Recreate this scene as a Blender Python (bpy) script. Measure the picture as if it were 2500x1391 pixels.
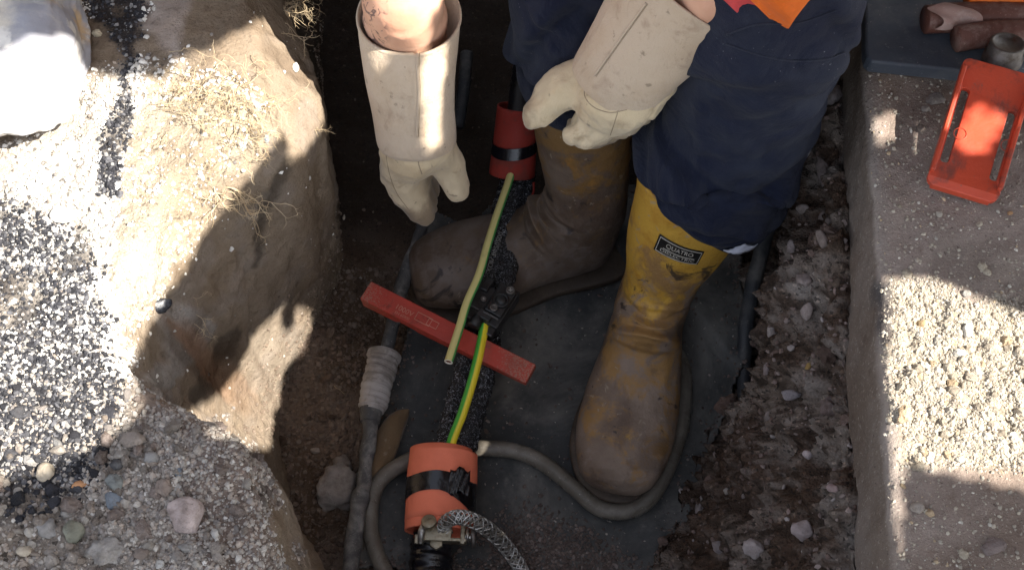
import bpy, bmesh, math, random
import numpy as np
from mathutils import Vector, Matrix
from mathutils.bvhtree import BVHTree
from mathutils.geometry import tessellate_polygon

S = bpy.context.scene
for o in list(bpy.data.objects): bpy.data.objects.remove(o, do_unlink=True)

# ---------------------------------------------------------------- camera, sky, sun, exposure
TILT = math.radians(28.0)
CAM = np.array([0.0, -0.82, 1.545])
FPX, CU, CV = 2890.0, 1250.0, 695.5
cd = bpy.data.cameras.new('camera'); cam = bpy.data.objects.new('camera', cd)
S.collection.objects.link(cam); S.camera = cam
cam.location = CAM; cam.rotation_euler = (TILT, 0, 0)
cd.sensor_width = 36.0; cd.lens = FPX / 2500.0 * 36.0
cd.clip_start = 0.02; cd.clip_end = 300
SUN_DIR = np.array([0.62, -0.25, 0.74]); SUN_DIR = SUN_DIR / np.linalg.norm(SUN_DIR)   # towards the sun
sun_el = math.asin(SUN_DIR[2]); sun_az = math.atan2(SUN_DIR[0], SUN_DIR[1])
wd = bpy.data.worlds.new('World'); S.world = wd; wd.use_nodes = True
nt = wd.node_tree; nt.nodes.clear()
sky = nt.nodes.new('ShaderNodeTexSky'); sky.sky_type = 'NISHITA'; sky.sun_disc = False
sky.sun_elevation = sun_el; sky.sun_rotation = sun_az
bg = nt.nodes.new('ShaderNodeBackground'); bg.inputs[1].default_value = 0.125
wo = nt.nodes.new('ShaderNodeOutputWorld')
hs = nt.nodes.new('ShaderNodeHueSaturation'); hs.inputs['Saturation'].default_value = .5
wm = nt.nodes.new('ShaderNodeMix'); wm.data_type = 'RGBA'; wm.blend_type = 'MULTIPLY'; wm.inputs[0].default_value = 1; wm.inputs[7].default_value = (1.0, .96, .915, 1)   # camera white balance
nt.links.new(sky.outputs[0], hs.inputs['Color']); nt.links.new(hs.outputs[0], wm.inputs[6]); nt.links.new(wm.outputs[2], bg.inputs[0]); nt.links.new(bg.outputs[0], wo.inputs[0])
sl = bpy.data.lights.new('sun', 'SUN'); sl.energy = 5.0; sl.angle = math.radians(0.5); sl.color = (1.0, 0.94, 0.84)
so = bpy.data.objects.new('sun', sl); S.collection.objects.link(so)
so.rotation_euler = Vector(SUN_DIR).to_track_quat('Z', 'Y').to_euler()
S.view_settings.view_transform = 'Standard'; S.view_settings.look = 'None'
S.view_settings.gamma = 1.0; S.view_settings.exposure = 1.74

RIGHT = np.array([1.0, 0, 0]); FWD = np.array([0, math.sin(TILT), -math.cos(TILT)]); UP = np.array([0, math.cos(TILT), math.sin(TILT)])
def ray(u, v):
    return FWD + RIGHT * ((u - CU) / FPX) + UP * ((CV - v) / FPX)
def W(u, v, z):
    d = ray(u, v); return CAM + d * ((z - CAM[2]) / d[2])
def project(P):
    r = np.asarray(P) - CAM
    dep = r @ FWD
    return CU + FPX * (r @ RIGHT) / dep, CV - FPX * (r @ UP) / dep

# ---------------------------------------------------------------- numpy noise
def _hash(ix, iy, iz, seed):
    n = (ix * 374761393 + iy * 668265263 + iz * 2147483647 + seed * 974634777) & 0xffffffff
    n = ((n ^ (n >> 13)) * 1274126177) & 0xffffffff
    n = ((n ^ (n >> 16)) * 2246822519) & 0xffffffff
    return ((n ^ (n >> 15)) & 0xffffff) / float(0xffffff)
def vnoise(P, f, seed=0):
    Q = np.asarray(P, float) * f + 1000.0
    i = np.floor(Q).astype(np.int64); t = Q - i; t = t * t * (3 - 2 * t)
    r = 0
    for dx in (0, 1):
        for dy in (0, 1):
            for dz in (0, 1):
                w = (t[:, 0] if dx else 1 - t[:, 0]) * (t[:, 1] if dy else 1 - t[:, 1]) * (t[:, 2] if dz else 1 - t[:, 2])
                r = r + w * _hash(i[:, 0] + dx, i[:, 1] + dy, i[:, 2] + dz, seed)
    return r * 2 - 1
def fbm(P, f, octv=4, seed=0, gain=0.5):
    r = 0; a = 1.0
    for k in range(octv):
        r = r + a * vnoise(P, f * 2.03 ** k, seed + k * 17); a *= gain
    return r
def cell(P, f, seed=0):
    """distance to nearest jittered point (bumps like packed grains)"""
    Q = np.asarray(P, float) * f + 1000.0
    i = np.floor(Q).astype(np.int64); best = np.full(len(Q), 9.0)
    for dx in (-1, 0, 1):
        for dy in (-1, 0, 1):
            for dz in (-1, 0, 1):
                c = i + np.array([dx, dy, dz])
                p = np.stack([c[:, k] + _hash(c[:, 0], c[:, 1], c[:, 2], seed + 31 * k) for k in range(3)], 1)
                best = np.minimum(best, ((Q - p) ** 2).sum(1))
    return np.sqrt(best)
def sstep(a, b, x):
    t = np.clip((x - a) / (b - a), 0, 1); return t * t * (3 - 2 * t)
def inpoly(u, v, poly):
    ins = np.zeros(len(u), bool); n = len(poly)
    for k in range(n):
        x0, y0 = poly[k]; x1, y1 = poly[(k + 1) % n]
        c = ((y0 > v) != (y1 > v)) & (u < (x1 - x0) * (v - y0) / (y1 - y0 + 1e-9) + x0)
        ins ^= c
    return ins
def polydist(u, v, poly):
    d = np.full(len(u), 1e9)
    n = len(poly)
    for k in range(n):
        a = np.array(poly[k], float); b = np.array(poly[(k + 1) % n], float); ab = b - a
        t = np.clip(((u - a[0]) * ab[0] + (v - a[1]) * ab[1]) / (ab @ ab + 1e-9), 0, 1)
        d = np.minimum(d, np.hypot(u - a[0] - t * ab[0], v - a[1] - t * ab[1]))
    return np.where(inpoly(u, v, poly), d, -d)
rng = np.random.default_rng(7); random.seed(7)

# ---------------------------------------------------------------- object helpers
def tag(o, label=None, cat=None, group=None, kind=None):
    if label: o['label'] = label
    if cat: o['category'] = cat
    if group: o['group'] = group
    if kind: o['kind'] = kind
    return o
def thing(name, loc, label, cat, group=None):
    o = bpy.data.objects.new(name, None); S.collection.objects.link(o); o.location = Vector([float(a) for a in loc])
    o.empty_display_size = 0.05
    return tag(o, label, cat, group)
def mk(name, V, F, mat, parent=None, smooth=True, col=None, attrs=None, mats=None, midx=None):
    me = bpy.data.meshes.new(name)
    V = np.asarray(V, float)
    off = np.array(parent_world(parent)) if parent else np.zeros(3)
    if isinstance(F, np.ndarray):
        n, k = F.shape
        me.vertices.add(len(V)); me.vertices.foreach_set('co', (V - off).ravel())
        me.loops.add(n * k); me.loops.foreach_set('vertex_index', F.ravel().astype(np.int32))
        me.polygons.add(n); me.polygons.foreach_set('loop_start', np.arange(0, n * k, k, dtype=np.int32))
        me.update(calc_edges=True); me.validate()
    else:
        me.from_pydata([tuple(p) for p in (V - off)], [], [tuple(int(i) for i in f) for f in F]); me.validate()
    me.polygons.foreach_set('use_smooth', [smooth] * len(me.polygons))
    for m in (mats or [mat]): me.materials.append(m)
    if midx is not None: me.polygons.foreach_set('material_index', np.asarray(midx, np.int32))
    if col is not None:
        a = me.color_attributes.new('col', 'FLOAT_COLOR', 'POINT')
        c = np.ones((len(V), 4)); c[:, :3] = col; a.data.foreach_set('color', c.ravel())
    for k, val in (attrs or {}).items():
        a = me.attributes.new(k, 'FLOAT', 'POINT'); a.data.foreach_set('value', np.asarray(val, np.float32))
    me.update()
    o = bpy.data.objects.new(name, me); S.collection.objects.link(o)
    if parent: o.parent = parent
    return o
def parent_world(p):
    v = Vector((0, 0, 0))
    while p is not None:
        v = v + p.location; p = p.parent
    return v
class MB:
    """collects pieces of ONE mesh"""
    def __init__(s): s.V = []; s.F = []; s.n = 0; s.C = []
    def add(s, V, F, c=None):
        V = np.asarray(V, float)
        s.V.append(V); s.F += [tuple(int(i) + s.n for i in f) for f in F]; s.n += len(V)
        s.C.append(np.tile(c if c is not None else (1, 1, 1), (len(V), 1)) if c is None or np.ndim(c) == 1 else c)
    def build(s, name, mat, parent=None, smooth=True, usecol=False):
        return mk(name, np.concatenate(s.V), s.F, mat, parent, smooth, col=np.concatenate(s.C) if usecol else None)
def catmull(P, n):
    P = np.asarray(P, float); m = len(P)
    if m < 3:
        t = np.linspace(0, 1, n)[:, None]; return P[0] * (1 - t) + P[-1] * t
    E = np.vstack([2 * P[0] - P[1], P, 2 * P[-1] - P[-2]])
    out = []
    for x in np.linspace(0, m - 1, n):
        k = min(int(x), m - 2); t = x - k
        a, b, c, d = E[k], E[k + 1], E[k + 2], E[k + 3]
        out.append(0.5 * (2 * b + (c - a) * t + (2 * a - 5 * b + 4 * c - d) * t * t + (3 * b - a - 3 * c + d) * t ** 3))
    return np.array(out)
def nrm(v):
    v = np.asarray(v, float); return v / (np.linalg.norm(v) + 1e-12)
def gridfaces(nr, nc, wrap=True, base=0):
    F = []
    for i in range(nr - 1):
        for j in range(nc if wrap else nc - 1):
            k = (j + 1) % nc
            F.append((base + i * nc + j, base + i * nc + k, base + (i + 1) * nc + k, base + (i + 1) * nc + j))
    return F
def loft(secs, n=60, m=48, cap0=True, cap1=True, power=2.0, fn=None):
    """secs: list of (center, avec, bvec)"""
    A = catmull([np.concatenate([np.asarray(c, float), np.asarray(a, float), np.asarray(b, float)]) for c, a, b in secs], n)
    th = np.linspace(0, 2 * np.pi, m, endpoint=False)
    c, s = np.cos(th), np.sin(th)
    ce = np.sign(c) * np.abs(c) ** (2 / power); se = np.sign(s) * np.abs(s) ** (2 / power)
    V = []
    for i in range(n):
        t = i / (n - 1)
        r = np.ones(m) if fn is None else fn(t, th)
        V.append(A[i, :3] + (A[i, 3:6] * ce[:, None] + A[i, 6:9] * se[:, None]) * r[:, None])
    V = np.concatenate(V); F = gridfaces(n, m)
    extra = []
    if cap0: extra.append(A[0, :3]); k = n * m; F += [(k, (j + 1) % m, j) for j in range(m)]
    if cap1:
        extra.append(A[-1, :3]); k = n * m + len(extra) - 1; b = (n - 1) * m
        F += [(k, b + j, b + (j + 1) % m) for j in range(m)]
    if extra: V = np.vstack([V, extra])
    return V, F
def tube(P, r, n=80, m=14, caps=True, fn=None, ref=(0.13, 0.21, 0.97)):
    """round tube along a smooth path; r a number or list"""
    C = catmull(P, n)
    R = np.interp(np.linspace(0, 1, n), np.linspace(0, 1, len(np.atleast_1d(r))), np.atleast_1d(r))
    T = np.gradient(C, axis=0); T /= np.linalg.norm(T, axis=1)[:, None] + 1e-12
    a = nrm(np.cross(T[0], ref)); V = []
    th = np.linspace(0, 2 * np.pi, m, endpoint=False)
    for i in range(n):
        a = nrm(a - T[i] * (a @ T[i])); b = np.cross(T[i], a)
        rr = R[i] * (np.ones(m) if fn is None else fn(i / (n - 1), th))
        V.append(C[i] + (a * np.cos(th)[:, None] + b * np.sin(th)[:, None]) * rr[:, None])
    V = np.concatenate(V); F = gridfaces(n, m)
    if caps:
        V = np.vstack([V, C[0], C[-1]]); k = n * m
        F += [(k, (j + 1) % m, j) for j in range(m)] + [(k + 1, (n - 1) * m + j, (n - 1) * m + (j + 1) % m) for j in range(m)]
    return V, F
_ICO = {}
def ico(sub):
    if sub not in _ICO:
        b = bmesh.new(); bmesh.ops.create_icosphere(b, subdivisions=sub, radius=1.0)
        _ICO[sub] = (np.array([v.co[:] for v in b.verts]), np.array([[v.index for v in f.verts] for f in b.faces])); b.free()
    return _ICO[sub]
def capsule_chain(pts):
    """pts [(p, r)...] -> dense overlapping spheres+cones verts/faces for remeshing"""
    V = []; F = []; n = 0
    IV, IF = ico(3)
    for (p, r) in pts:
        V.append(IV * np.asarray(r) + np.asarray(p)); F += [tuple(f + n) for f in IF]; n += len(IV)
    for (p, r), (q, s) in zip(pts[:-1], pts[1:]):
        r = float(np.mean(r)); s = float(np.mean(s))
        v, f = tube([p, q], [r, s], 8, 24); V.append(v); F += [tuple(i + n for i in ff) for ff in f]; n += len(v)
    return np.concatenate(V), F
def remeshed(name, pieces, mat, parent, voxel=0.004, smooth_it=4, disp=None, attrs=None):
    V = []; F = []; n = 0
    for v, f in pieces:
        V.append(v); F += [tuple(int(i) + n for i in ff) for ff in f]; n += len(v)
    me = bpy.data.meshes.new('t'); me.from_pydata([tuple(p) for p in np.concatenate(V)], [], F)
    o = bpy.data.objects.new('t', me); S.collection.objects.link(o)
    md = o.modifiers.new('r', 'REMESH'); md.mode = 'VOXEL'; md.voxel_size = voxel
    if smooth_it:
        ms = o.modifiers.new('s', 'SMOOTH'); ms.factor = 0.5; ms.iterations = smooth_it
    dg = bpy.context.evaluated_depsgraph_get(); ev = o.evaluated_get(dg).to_mesh()
    P = np.empty(len(ev.vertices) * 3); ev.vertices.foreach_get('co', P); P = P.reshape(-1, 3)
    N = np.empty(len(ev.vertices) * 3); ev.vertices.foreach_get('normal', N); N = N.reshape(-1, 3)
    F = [tuple(p.vertices) for p in ev.polygons]
    o.evaluated_get(dg).to_mesh_clear(); bpy.data.objects.remove(o, do_unlink=True); bpy.data.meshes.remove(me)
    if disp is not None: P = P + N * disp(P, N)[:, None]
    return mk(name, P, F, mat, parent, attrs=attrs(P) if attrs else None)
def boxm(c, ex, ey, ez):
    """box by centre and three half-extent vectors"""
    c, ex, ey, ez = map(lambda q: np.asarray(q, float), (c, ex, ey, ez))
    V = [c + sx * ex + sy * ey + sz * ez for sz in (-1, 1) for sy in (-1, 1) for sx in (-1, 1)]
    F = [(0, 2, 3, 1), (4, 5, 7, 6), (0, 1, 5, 4), (2, 6, 7, 3), (0, 4, 6, 2), (1, 3, 7, 5)]
    return V, F
def bevel(o, w, seg=2):
    m = o.modifiers.new('bevel', 'BEVEL'); m.width = w; m.segments = seg; m.limit_method = 'ANGLE'; m.angle_limit = math.radians(35)
def disc(c, ax, r, h, m=32, rings=None):
    """cylinder along ax from c, with chamfers"""
    ax = nrm(ax); a = nrm(np.cross(ax, [0.3, 0.5, 0.8])); b = np.cross(ax, a)
    th = np.linspace(0, 2 * np.pi, m, endpoint=False)
    rings = rings or [(0, .0), (0, .9), (.08, 1), (.92, 1), (1, .9), (1, .0)]
    V = []
    for (t, rr) in rings:
        V.append(np.asarray(c) + ax * h * t + (a * np.cos(th)[:, None] + b * np.sin(th)[:, None]) * max(rr, 1e-4) * r)
    return np.concatenate(V), gridfaces(len(rings), m)

# ---------------------------------------------------------------- materials
class NT:
    def __init__(s, name):
        s.m = bpy.data.materials.new(name); s.m.use_nodes = True; s.t = s.m.node_tree; s.t.nodes.clear()
        s.b = s.t.nodes.new('ShaderNodeBsdfPrincipled'); o = s.t.nodes.new('ShaderNodeOutputMaterial')
        s.t.links.new(s.b.outputs[0], o.inputs[0]); s.tc = s.t.nodes.new('ShaderNodeTexCoord').outputs['Object']; s.bump = None
        s.b.inputs['Specular IOR Level'].default_value = 0.3
    def put(s, sock, v):
        if isinstance(v, bpy.types.NodeSocket): s.t.links.new(v, sock)
        elif isinstance(v, (tuple, list)): sock.default_value = (*v, 1.0) if len(v) == 3 and sock.type == 'RGBA' else v
        else: sock.default_value = v
    def scaled(s, sc):
        n = s.t.nodes.new('ShaderNodeMapping'); s.t.links.new(s.tc, n.inputs[0]); n.inputs['Scale'].default_value = sc; return n.outputs[0]
    def noise(s, scale, detail=6, rough=.6, dist=0, co=None):
        n = s.t.nodes.new('ShaderNodeTexNoise'); s.t.links.new(co or s.tc, n.inputs['Vector'])
        n.inputs['Scale'].default_value = scale; n.inputs['Detail'].default_value = detail; n.inputs['Roughness'].default_value = rough
        n.inputs['Distortion'].default_value = dist; return n.outputs[0]
    def vor(s, scale, feat='F1', out='Distance', co=None, rand=1):
        n = s.t.nodes.new('ShaderNodeTexVoronoi'); n.feature = feat; s.t.links.new(co or s.tc, n.inputs['Vector'])
        n.inputs['Scale'].default_value = scale; n.inputs['Randomness'].default_value = rand; return n.outputs[out]
    def ramp(s, x, lo, hi, a=0.0, b=1.0):
        n = s.t.nodes.new('ShaderNodeMapRange'); n.interpolation_type = 'SMOOTHSTEP'
        s.put(n.inputs[0], x); n.inputs[1].default_value = lo; n.inputs[2].default_value = hi
        n.inputs[3].default_value = a; n.inputs[4].default_value = b; return n.outputs[0]
    def math(s, op, a, b=0.0):
        n = s.t.nodes.new('ShaderNodeMath'); n.operation = op; s.put(n.inputs[0], a); s.put(n.inputs[1], b); return n.outputs[0]
    def mix(s, f, a, b, mode='MIX'):
        n = s.t.nodes.new('ShaderNodeMix'); n.data_type = 'RGBA'; n.blend_type = mode
        s.put(n.inputs[0], f); s.put(n.inputs[6], a); s.put(n.inputs[7], b); return n.outputs[2]
    def attr(s, name, out=2):
        n = s.t.nodes.new('ShaderNodeAttribute'); n.attribute_name = name; return n.outputs[out]
    def addbump(s, h, dist, strength=1.0):
        n = s.t.nodes.new('ShaderNodeBump'); s.put(n.inputs['Height'], h); n.inputs['Distance'].default_value = dist
        n.inputs['Strength'].default_value = strength
        if s.bump is not None: s.t.links.new(s.bump, n.inputs['Normal'])
        s.bump = n.outputs[0]
    def done(s, color, rough, metal=0.0, spec=None):
        s.put(s.b.inputs['Base Color'], color); s.put(s.b.inputs['Roughness'], rough); s.put(s.b.inputs['Metallic'], metal)
        if spec is not None: s.b.inputs['Specular IOR Level'].default_value = spec
        if s.bump is not None: s.t.links.new(s.bump, s.b.inputs['Normal'])
        return s.m

def m_terrain(name):
    """soil whose base colour is stored in the mesh (kind of soil, some sun and shade), broken up by procedural grains"""
    t = NT(name); base = t.attr('col', 0); g = t.attr('grain')
    n1 = t.noise(9, 8, .65); n2 = t.noise(60, 8, .7); n3 = t.noise(320, 5, .7)
    c = t.mix(t.ramp(n1, .35, .7), base, t.mix(1.0, base, (.72, .66, .60), 'MULTIPLY'))
    c = t.mix(t.math('MULTIPLY', t.ramp(n2, .52, .72), .55), c, t.mix(1.0, c, (.45, .40, .36), 'MULTIPLY'))
    c = t.mix(t.math('MULTIPLY', t.ramp(n3, .58, .72), t.ramp(g, 0, 1, .0, .6)), c, t.mix(1.0, c, (2.0, 1.95, 1.9), 'MULTIPLY'))
    v = t.vor(300, out='Color'); sv = t.t.nodes.new('ShaderNodeSeparateColor'); t.t.links.new(v, sv.inputs[0])
    c = t.mix(t.math('MULTIPLY', t.ramp(sv.outputs[0], .95, .97), t.ramp(g, 0, 1, 0, .6)), c, t.mix(1.0, c, (2.2, 2.1, 2.0), 'MULTIPLY'))
    c = t.mix(t.math('MULTIPLY', t.ramp(sv.outputs[1], .92, .95), t.ramp(g, 0, 1, .1, .7)), c, (.02, .018, .017))
    t.addbump(n2, .006, .8); t.addbump(t.noise(200, 6, .7), .003, .9); t.addbump(t.math('MULTIPLY', t.vor(330), t.ramp(g, 0, 1, .15, 1)), .002, .8)
    return t.done(c, .95, spec=.12)
def m_plainstone(name):
    t = NT(name); base = t.attr('col', 0)
    c = t.mix(t.ramp(t.noise(70, 8, .7), .4, .75), base, t.mix(1.0, base, (.6, .56, .52), 'MULTIPLY'))
    c = t.mix(t.math('MULTIPLY', t.ramp(t.noise(260, 4, .7), .6, .7), .5), c, (.1, .08, .07))
    t.addbump(t.noise(110, 8, .75), .005, .9); t.addbump(t.noise(45, 4, .6), .004, .5)
    return t.done(c, .85, spec=.25)
def m_concrete(name):
    t = NT(name); base = t.attr('col', 0)
    c = t.mix(t.ramp(t.noise(5, 8, .6), .4, .65), base, t.mix(1.0, base, (.74, .69, .64), 'MULTIPLY'))
    c = t.mix(t.math('MULTIPLY', t.ramp(t.noise(28, 8, .75), .55, .72), .7), c, t.mix(1.0, c, (.55, .48, .43), 'MULTIPLY'))
    c = t.mix(t.math('MULTIPLY', t.ramp(t.noise(260, 4, .7), .56, .7), .5), c, (.5, .45, .38))
    c = t.mix(t.math('MULTIPLY', t.ramp(t.noise(170, 4, .7, 0), .62, .68), .7), c, (.07, .05, .045))
    t.addbump(t.noise(45, 8, .7), .005, .7); t.addbump(t.noise(330, 4, .7), .0022, .9)
    return t.done(c, .93, spec=.15)
def m_leather(name, base, dirt, nap=.6, stain=.5):
    t = NT(name)
    co = t.scaled((1, 1, .35))
    c = t.mix(t.ramp(t.noise(14, 6, .6), .4, .75), base, t.mix(1.0, base, (.86, .80, .72), 'MULTIPLY'))
    c = t.mix(t.math('MULTIPLY', t.ramp(t.noise(23, 7, .65, .6), .53, .68), stain), c, dirt)
    c = t.mix(t.math('MULTIPLY', t.ramp(t.noise(60, 5, .6), .63, .70), stain), c, (.22, .17, .12))
    dt = t.math('ADD', t.math('MULTIPLY', t.attr('dirt'), 1.0), t.math('MULTIPLY', t.math('SUBTRACT', t.noise(45, 6, .65), .5), .9))
    c = t.mix(t.math('MULTIPLY', t.ramp(dt, .35, .85), .75), c, (.16, .11, .07))
    t.addbump(t.noise(30, 5, .55), .008, .5); t.addbump(t.noise(260, 5, .7, co=co), .0016, nap); t.addbump(t.noise(900, 3, .6), .0006, .6)
    t.b.inputs['Sheen Weight'].default_value = .2
    return t.done(c, .82, spec=.2)
def m_boot(name, clean, k):
    t = NT(name); h = t.attr('mud')
    n = t.noise(11, 8, .65, .3); n2 = t.noise(38, 8, .7); n3 = t.noise(7, 5, .6)
    mudc = t.mix(t.ramp(n3, .35, .7), (.135 * k, .092 * k, .065 * k), (.26 * k, .195 * k, .15 * k))
    c = t.mix(t.ramp(n2, .45, .75), clean, t.mix(1.0, clean, (.75, .62, .5), 'MULTIPLY'))
    f = t.math('ADD', t.math('MULTIPLY', t.math('SUBTRACT', n, .5), 2.2), h)
    c = t.mix(t.ramp(f, .25, .50), c, (.29 * k, .165 * k, .06 * k))
    f3 = t.math('ADD', t.math('MULTIPLY', t.math('SUBTRACT', t.noise(26, 8, .7, .5), .5), 2.4), h)
    c = t.mix(t.ramp(f3, .45, .80), c, mudc)
    f2 = t.math('ADD', t.math('MULTIPLY', t.math('SUBTRACT', n2, .5), 2.2), h)
    c = t.mix(t.math('MULTIPLY', t.ramp(f2, .85, 1.2), .7), c, (.25 * k, .20 * k, .175 * k))
    c = t.mix(t.math('MULTIPLY', t.ramp(t.noise(9, 7, .65, .6), .54, .62), t.math('MULTIPLY', h, .55)), c, (.075, .045, .032))
    c = t.mix(t.math('MULTIPLY', t.ramp(t.noise(17, 6, .6, 1), .60, .66), .85), c, (.028, .022, .022))
    c = t.mix(t.math('MULTIPLY', t.ramp(t.noise(120, 3, .6), .70, .74), .8), c, (.03, .022, .02))
    c = t.mix(t.math('MULTIPLY', t.ramp(t.noise(31, 3, .6, 2), .67, .72), .6), c, (.33, .27, .2))
    t.addbump(n2, .004, .35); t.addbump(t.noise(19, 5, .6), .010, .25); t.addbump(t.noise(240, 4, .7), .0012, .5)
    return t.done(c, t.ramp(n, .3, .7, .42, .75), spec=.35)
def m_cloth(name, base, worn, spec=.1):
    t = NT(name)
    w = t.t.nodes.new('ShaderNodeTexWave'); t.t.links.new(t.tc, w.inputs[0]); w.inputs['Scale'].default_value = 420; w.inputs['Distortion'].default_value = 1.5
    n = t.noise(9, 7, .6)
    c = t.mix(t.ramp(n, .42, .68), base, worn)
    c = t.mix(t.math('MULTIPLY', t.math('MULTIPLY', t.ramp(t.noise(300, 2, .5), .72, .76), t.ramp(t.noise(8, 3, .5), .5, .65)), .6), c, (.4, .4, .42))
    c = t.mix(t.math('MULTIPLY', t.ramp(t.noise(35, 6, .7), .55, .75), .5), c, t.mix(1.0, c, (1.5, 1.45, 1.3), 'MULTIPLY'))
    rg = t.math('ABSOLUTE', t.math('SUBTRACT', t.noise(11, 4, .5, .8), .5)); t.addbump(rg, .030, .55); t.addbump(t.noise(16, 5, .55), .014, .5); t.addbump(w.outputs[0], .0009, .7); t.addbump(t.noise(500, 3, .6), .0006, .6)
    t.b.inputs['Sheen Weight'].default_value = .08
    return t.done(c, .85, spec=spec)
def m_rubber(name, base, dust, rough=.6, amount=.6, sc=7.0):
    t = NT(name)
    c = t.mix(t.math('MULTIPLY', t.ramp(t.noise(sc, 9, .68, .4), .42, .72), amount), base, dust)
    c = t.mix(t.math('MULTIPLY', t.ramp(t.noise(sc * 6, 8, .75), .55, .75), amount * .8), c, dust)
    c = t.mix(t.math('MULTIPLY', t.ramp(t.noise(sc * 30, 3, .6), .68, .72), amount), c, t.mix(1.0, dust, (2.2, 2.1, 2.0), 'MULTIPLY'))
    t.addbump(t.noise(sc * 4, 6, .6), .003, .4); t.addbump(t.noise(sc * 45, 5, .7), .0008, .6)
    return t.done(c, t.ramp(t.noise(sc * 2, 5, .6), .35, .7, rough - .12, rough + .2), spec=.35)
def m_plastic(name, base, dirt, rough=.4, amount=.3, sc=25.0, spec=.4):
    t = NT(name)
    c = t.mix(t.ramp(t.noise(sc * .4, 5, .6), .35, .7), base, t.mix(1.0, base, (.82, .78, .75), 'MULTIPLY'))
    c = t.mix(t.math('MULTIPLY', t.ramp(t.noise(sc, 9, .72, .3), .49, .63), amount), c, dirt)
    c = t.mix(t.math('MULTIPLY', t.ramp(t.noise(sc * 12, 4, .7), .62, .7), amount), c, t.mix(1.0, dirt, (1.8, 1.7, 1.6), 'MULTIPLY'))
    t.addbump(t.noise(sc * 3, 5, .6), .0016, .35); t.addbump(t.noise(sc * 20, 4, .6), .0005, .5)
    return t.done(c, t.ramp(t.noise(sc, 5, .6), .35, .7, rough, rough + .3), spec=spec)
def m_metal(name, base, rough=.35, metal=.9):
    t = NT(name)
    c = t.mix(t.ramp(t.noise(90, 7, .7), .45, .7), base, t.mix(1.0, base, (.5, .45, .38), 'MULTIPLY'))
    t.addbump(t.noise(300, 5, .6), .0008, .5)
    return t.done(c, t.ramp(t.noise(60, 5, .6), .35, .7, rough, rough + .3), metal)
def m_vc(name, rough=.45, spec=.4):
    t = NT(name); b = t.attr('col', 0)
    c = t.mix(t.math('MULTIPLY', t.ramp(t.noise(60, 8, .7), .55, .75), .35), b, (.12, .09, .05))
    t.addbump(t.noise(200, 5, .6), .0008, .4)
    return t.done(c, rough, spec=spec)
def m_tarry(name):
    t = NT(name)
    v = t.noise(330, 4, .75, 1.2); v2 = t.noise(120, 6, .7)
    c = t.mix(t.math('MULTIPLY', t.ramp(v, .54, .62), .85), (.010, .010, .013), (.42, .43, .47))
    c = t.mix(t.math('MULTIPLY', t.ramp(v2, .62, .7), .4), c, (.12, .09, .06))
    t.addbump(v2, .006, .9); t.addbump(v, .003, .9)
    return t.done(c, .25, spec=.6)
M = {}
M['soil'] = m_terrain('soil'); M['stone'] = m_plainstone('stone'); M['concrete'] = m_concrete('dusty_concrete')
M['suede'] = m_leather('glove_suede', (.50, .40, .30), (.33, .24, .17), .9, .75)
M['cream'] = m_leather('glove_leather', (.60, .49, .33), (.36, .26, .16), .35, .7)
M['boot1'] = m_boot('yellow_rubber', (.52, .30, .045), 1); M['boot2'] = m_boot('muddy_shaded_rubber', (.34, .17, .04), .62)  # boot2: mud, plus shade put in as darker colours
M['navy'] = m_cloth('navy_cloth', (.009, .0125, .031), (.026, .031, .050))
M['mat'] = m_rubber('mat_rubber', (.040, .042, .043), (.17, .16, .145), .65, .95, 6)
M['pad'] = m_rubber('grey_rubber', (.055, .065, .085), (.17, .17, .17), .55, .55, 9)
M['red'] = m_plastic('red_plastic', (.43, .045, .026), (.13, .07, .05), .38, .55, 40)
M['scraper'] = m_plastic('orange_red_plastic', (.56, .075, .035), (.13, .05, .04), .32, .85, 14)
M['sleeve'] = m_plastic('orange_sleeve', (.93, .25, .145), (.7, .2, .12), .55, .12, 25, .2)
M['sleeve_dark'] = m_plastic('worn_shaded_orange', (.28, .035, .025), (.14, .045, .035), .6, .6, 25, .2)  # same orange sleeve, its shade put into a darker base colour
M['black'] = m_plastic('black_plastic', (.012, .012, .013), (.05, .045, .04), .3, .4, 40, .5)
M['tape'] = m_plastic('black_tape', (.006, .006, .009), (.02, .02, .022), .14, .2, 18, .6)
M['tarry'] = m_tarry('tarry_cable'); M['vc'] = m_vc('two_colour_insulation')
M['hose'] = m_rubber('hose_rubber', (.12, .105, .085), (.27, .245, .21), .36, .6, 14)
M['hose_dark'] = m_rubber('dark_hose', (.030, .032, .036), (.20, .185, .165), .5, .55, 16)
M['lead'] = m_rubber('lead_sheath', (.055, .055, .057), (.30, .285, .265), .55, .8, 22)
M['whitetape'] = m_plastic('whitish_tape', (.36, .34, .33), (.13, .11, .09), .6, .6, 20, .2)
M['wood'] = m_leather('muddy_wood', (.15, .10, .055), (.08, .055, .035), .6, .7)
M['browntape'] = m_plastic('brown_tape', (.13, .052, .038), (.27, .19, .16), .38, .45, 30, .4)
M['steel'] = m_metal('dull_steel', (.5, .49, .47), .3); M['brass'] = m_metal('brassy_steel', (.36, .32, .24), .32)
M['darksteel'] = m_metal('dark_steel', (.14, .125, .115), .4, .7)
M['white'] = m_cloth('white_lining', (.62, .64, .74), (.5, .52, .6))
M['orange'] = m_cloth('orange_jacket', (.95, .20, .02), (.8, .16, .02))
M['pink'] = m_cloth('red_cuff', (.58, .07, .075), (.42, .06, .06))
M['text'] = m_plastic('pale_print', (.5, .48, .42), (.2, .18, .15), .5, .4, 60)
M['label'] = m_plastic('label_black', (.012, .012, .012), (.1, .08, .05), .35, .35, 40)
M['canvas'] = m_cloth('gobo_cloth', (.22, .22, .2), (.18, .17, .16))  # cloth of the added, unseen sun blocker
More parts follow.
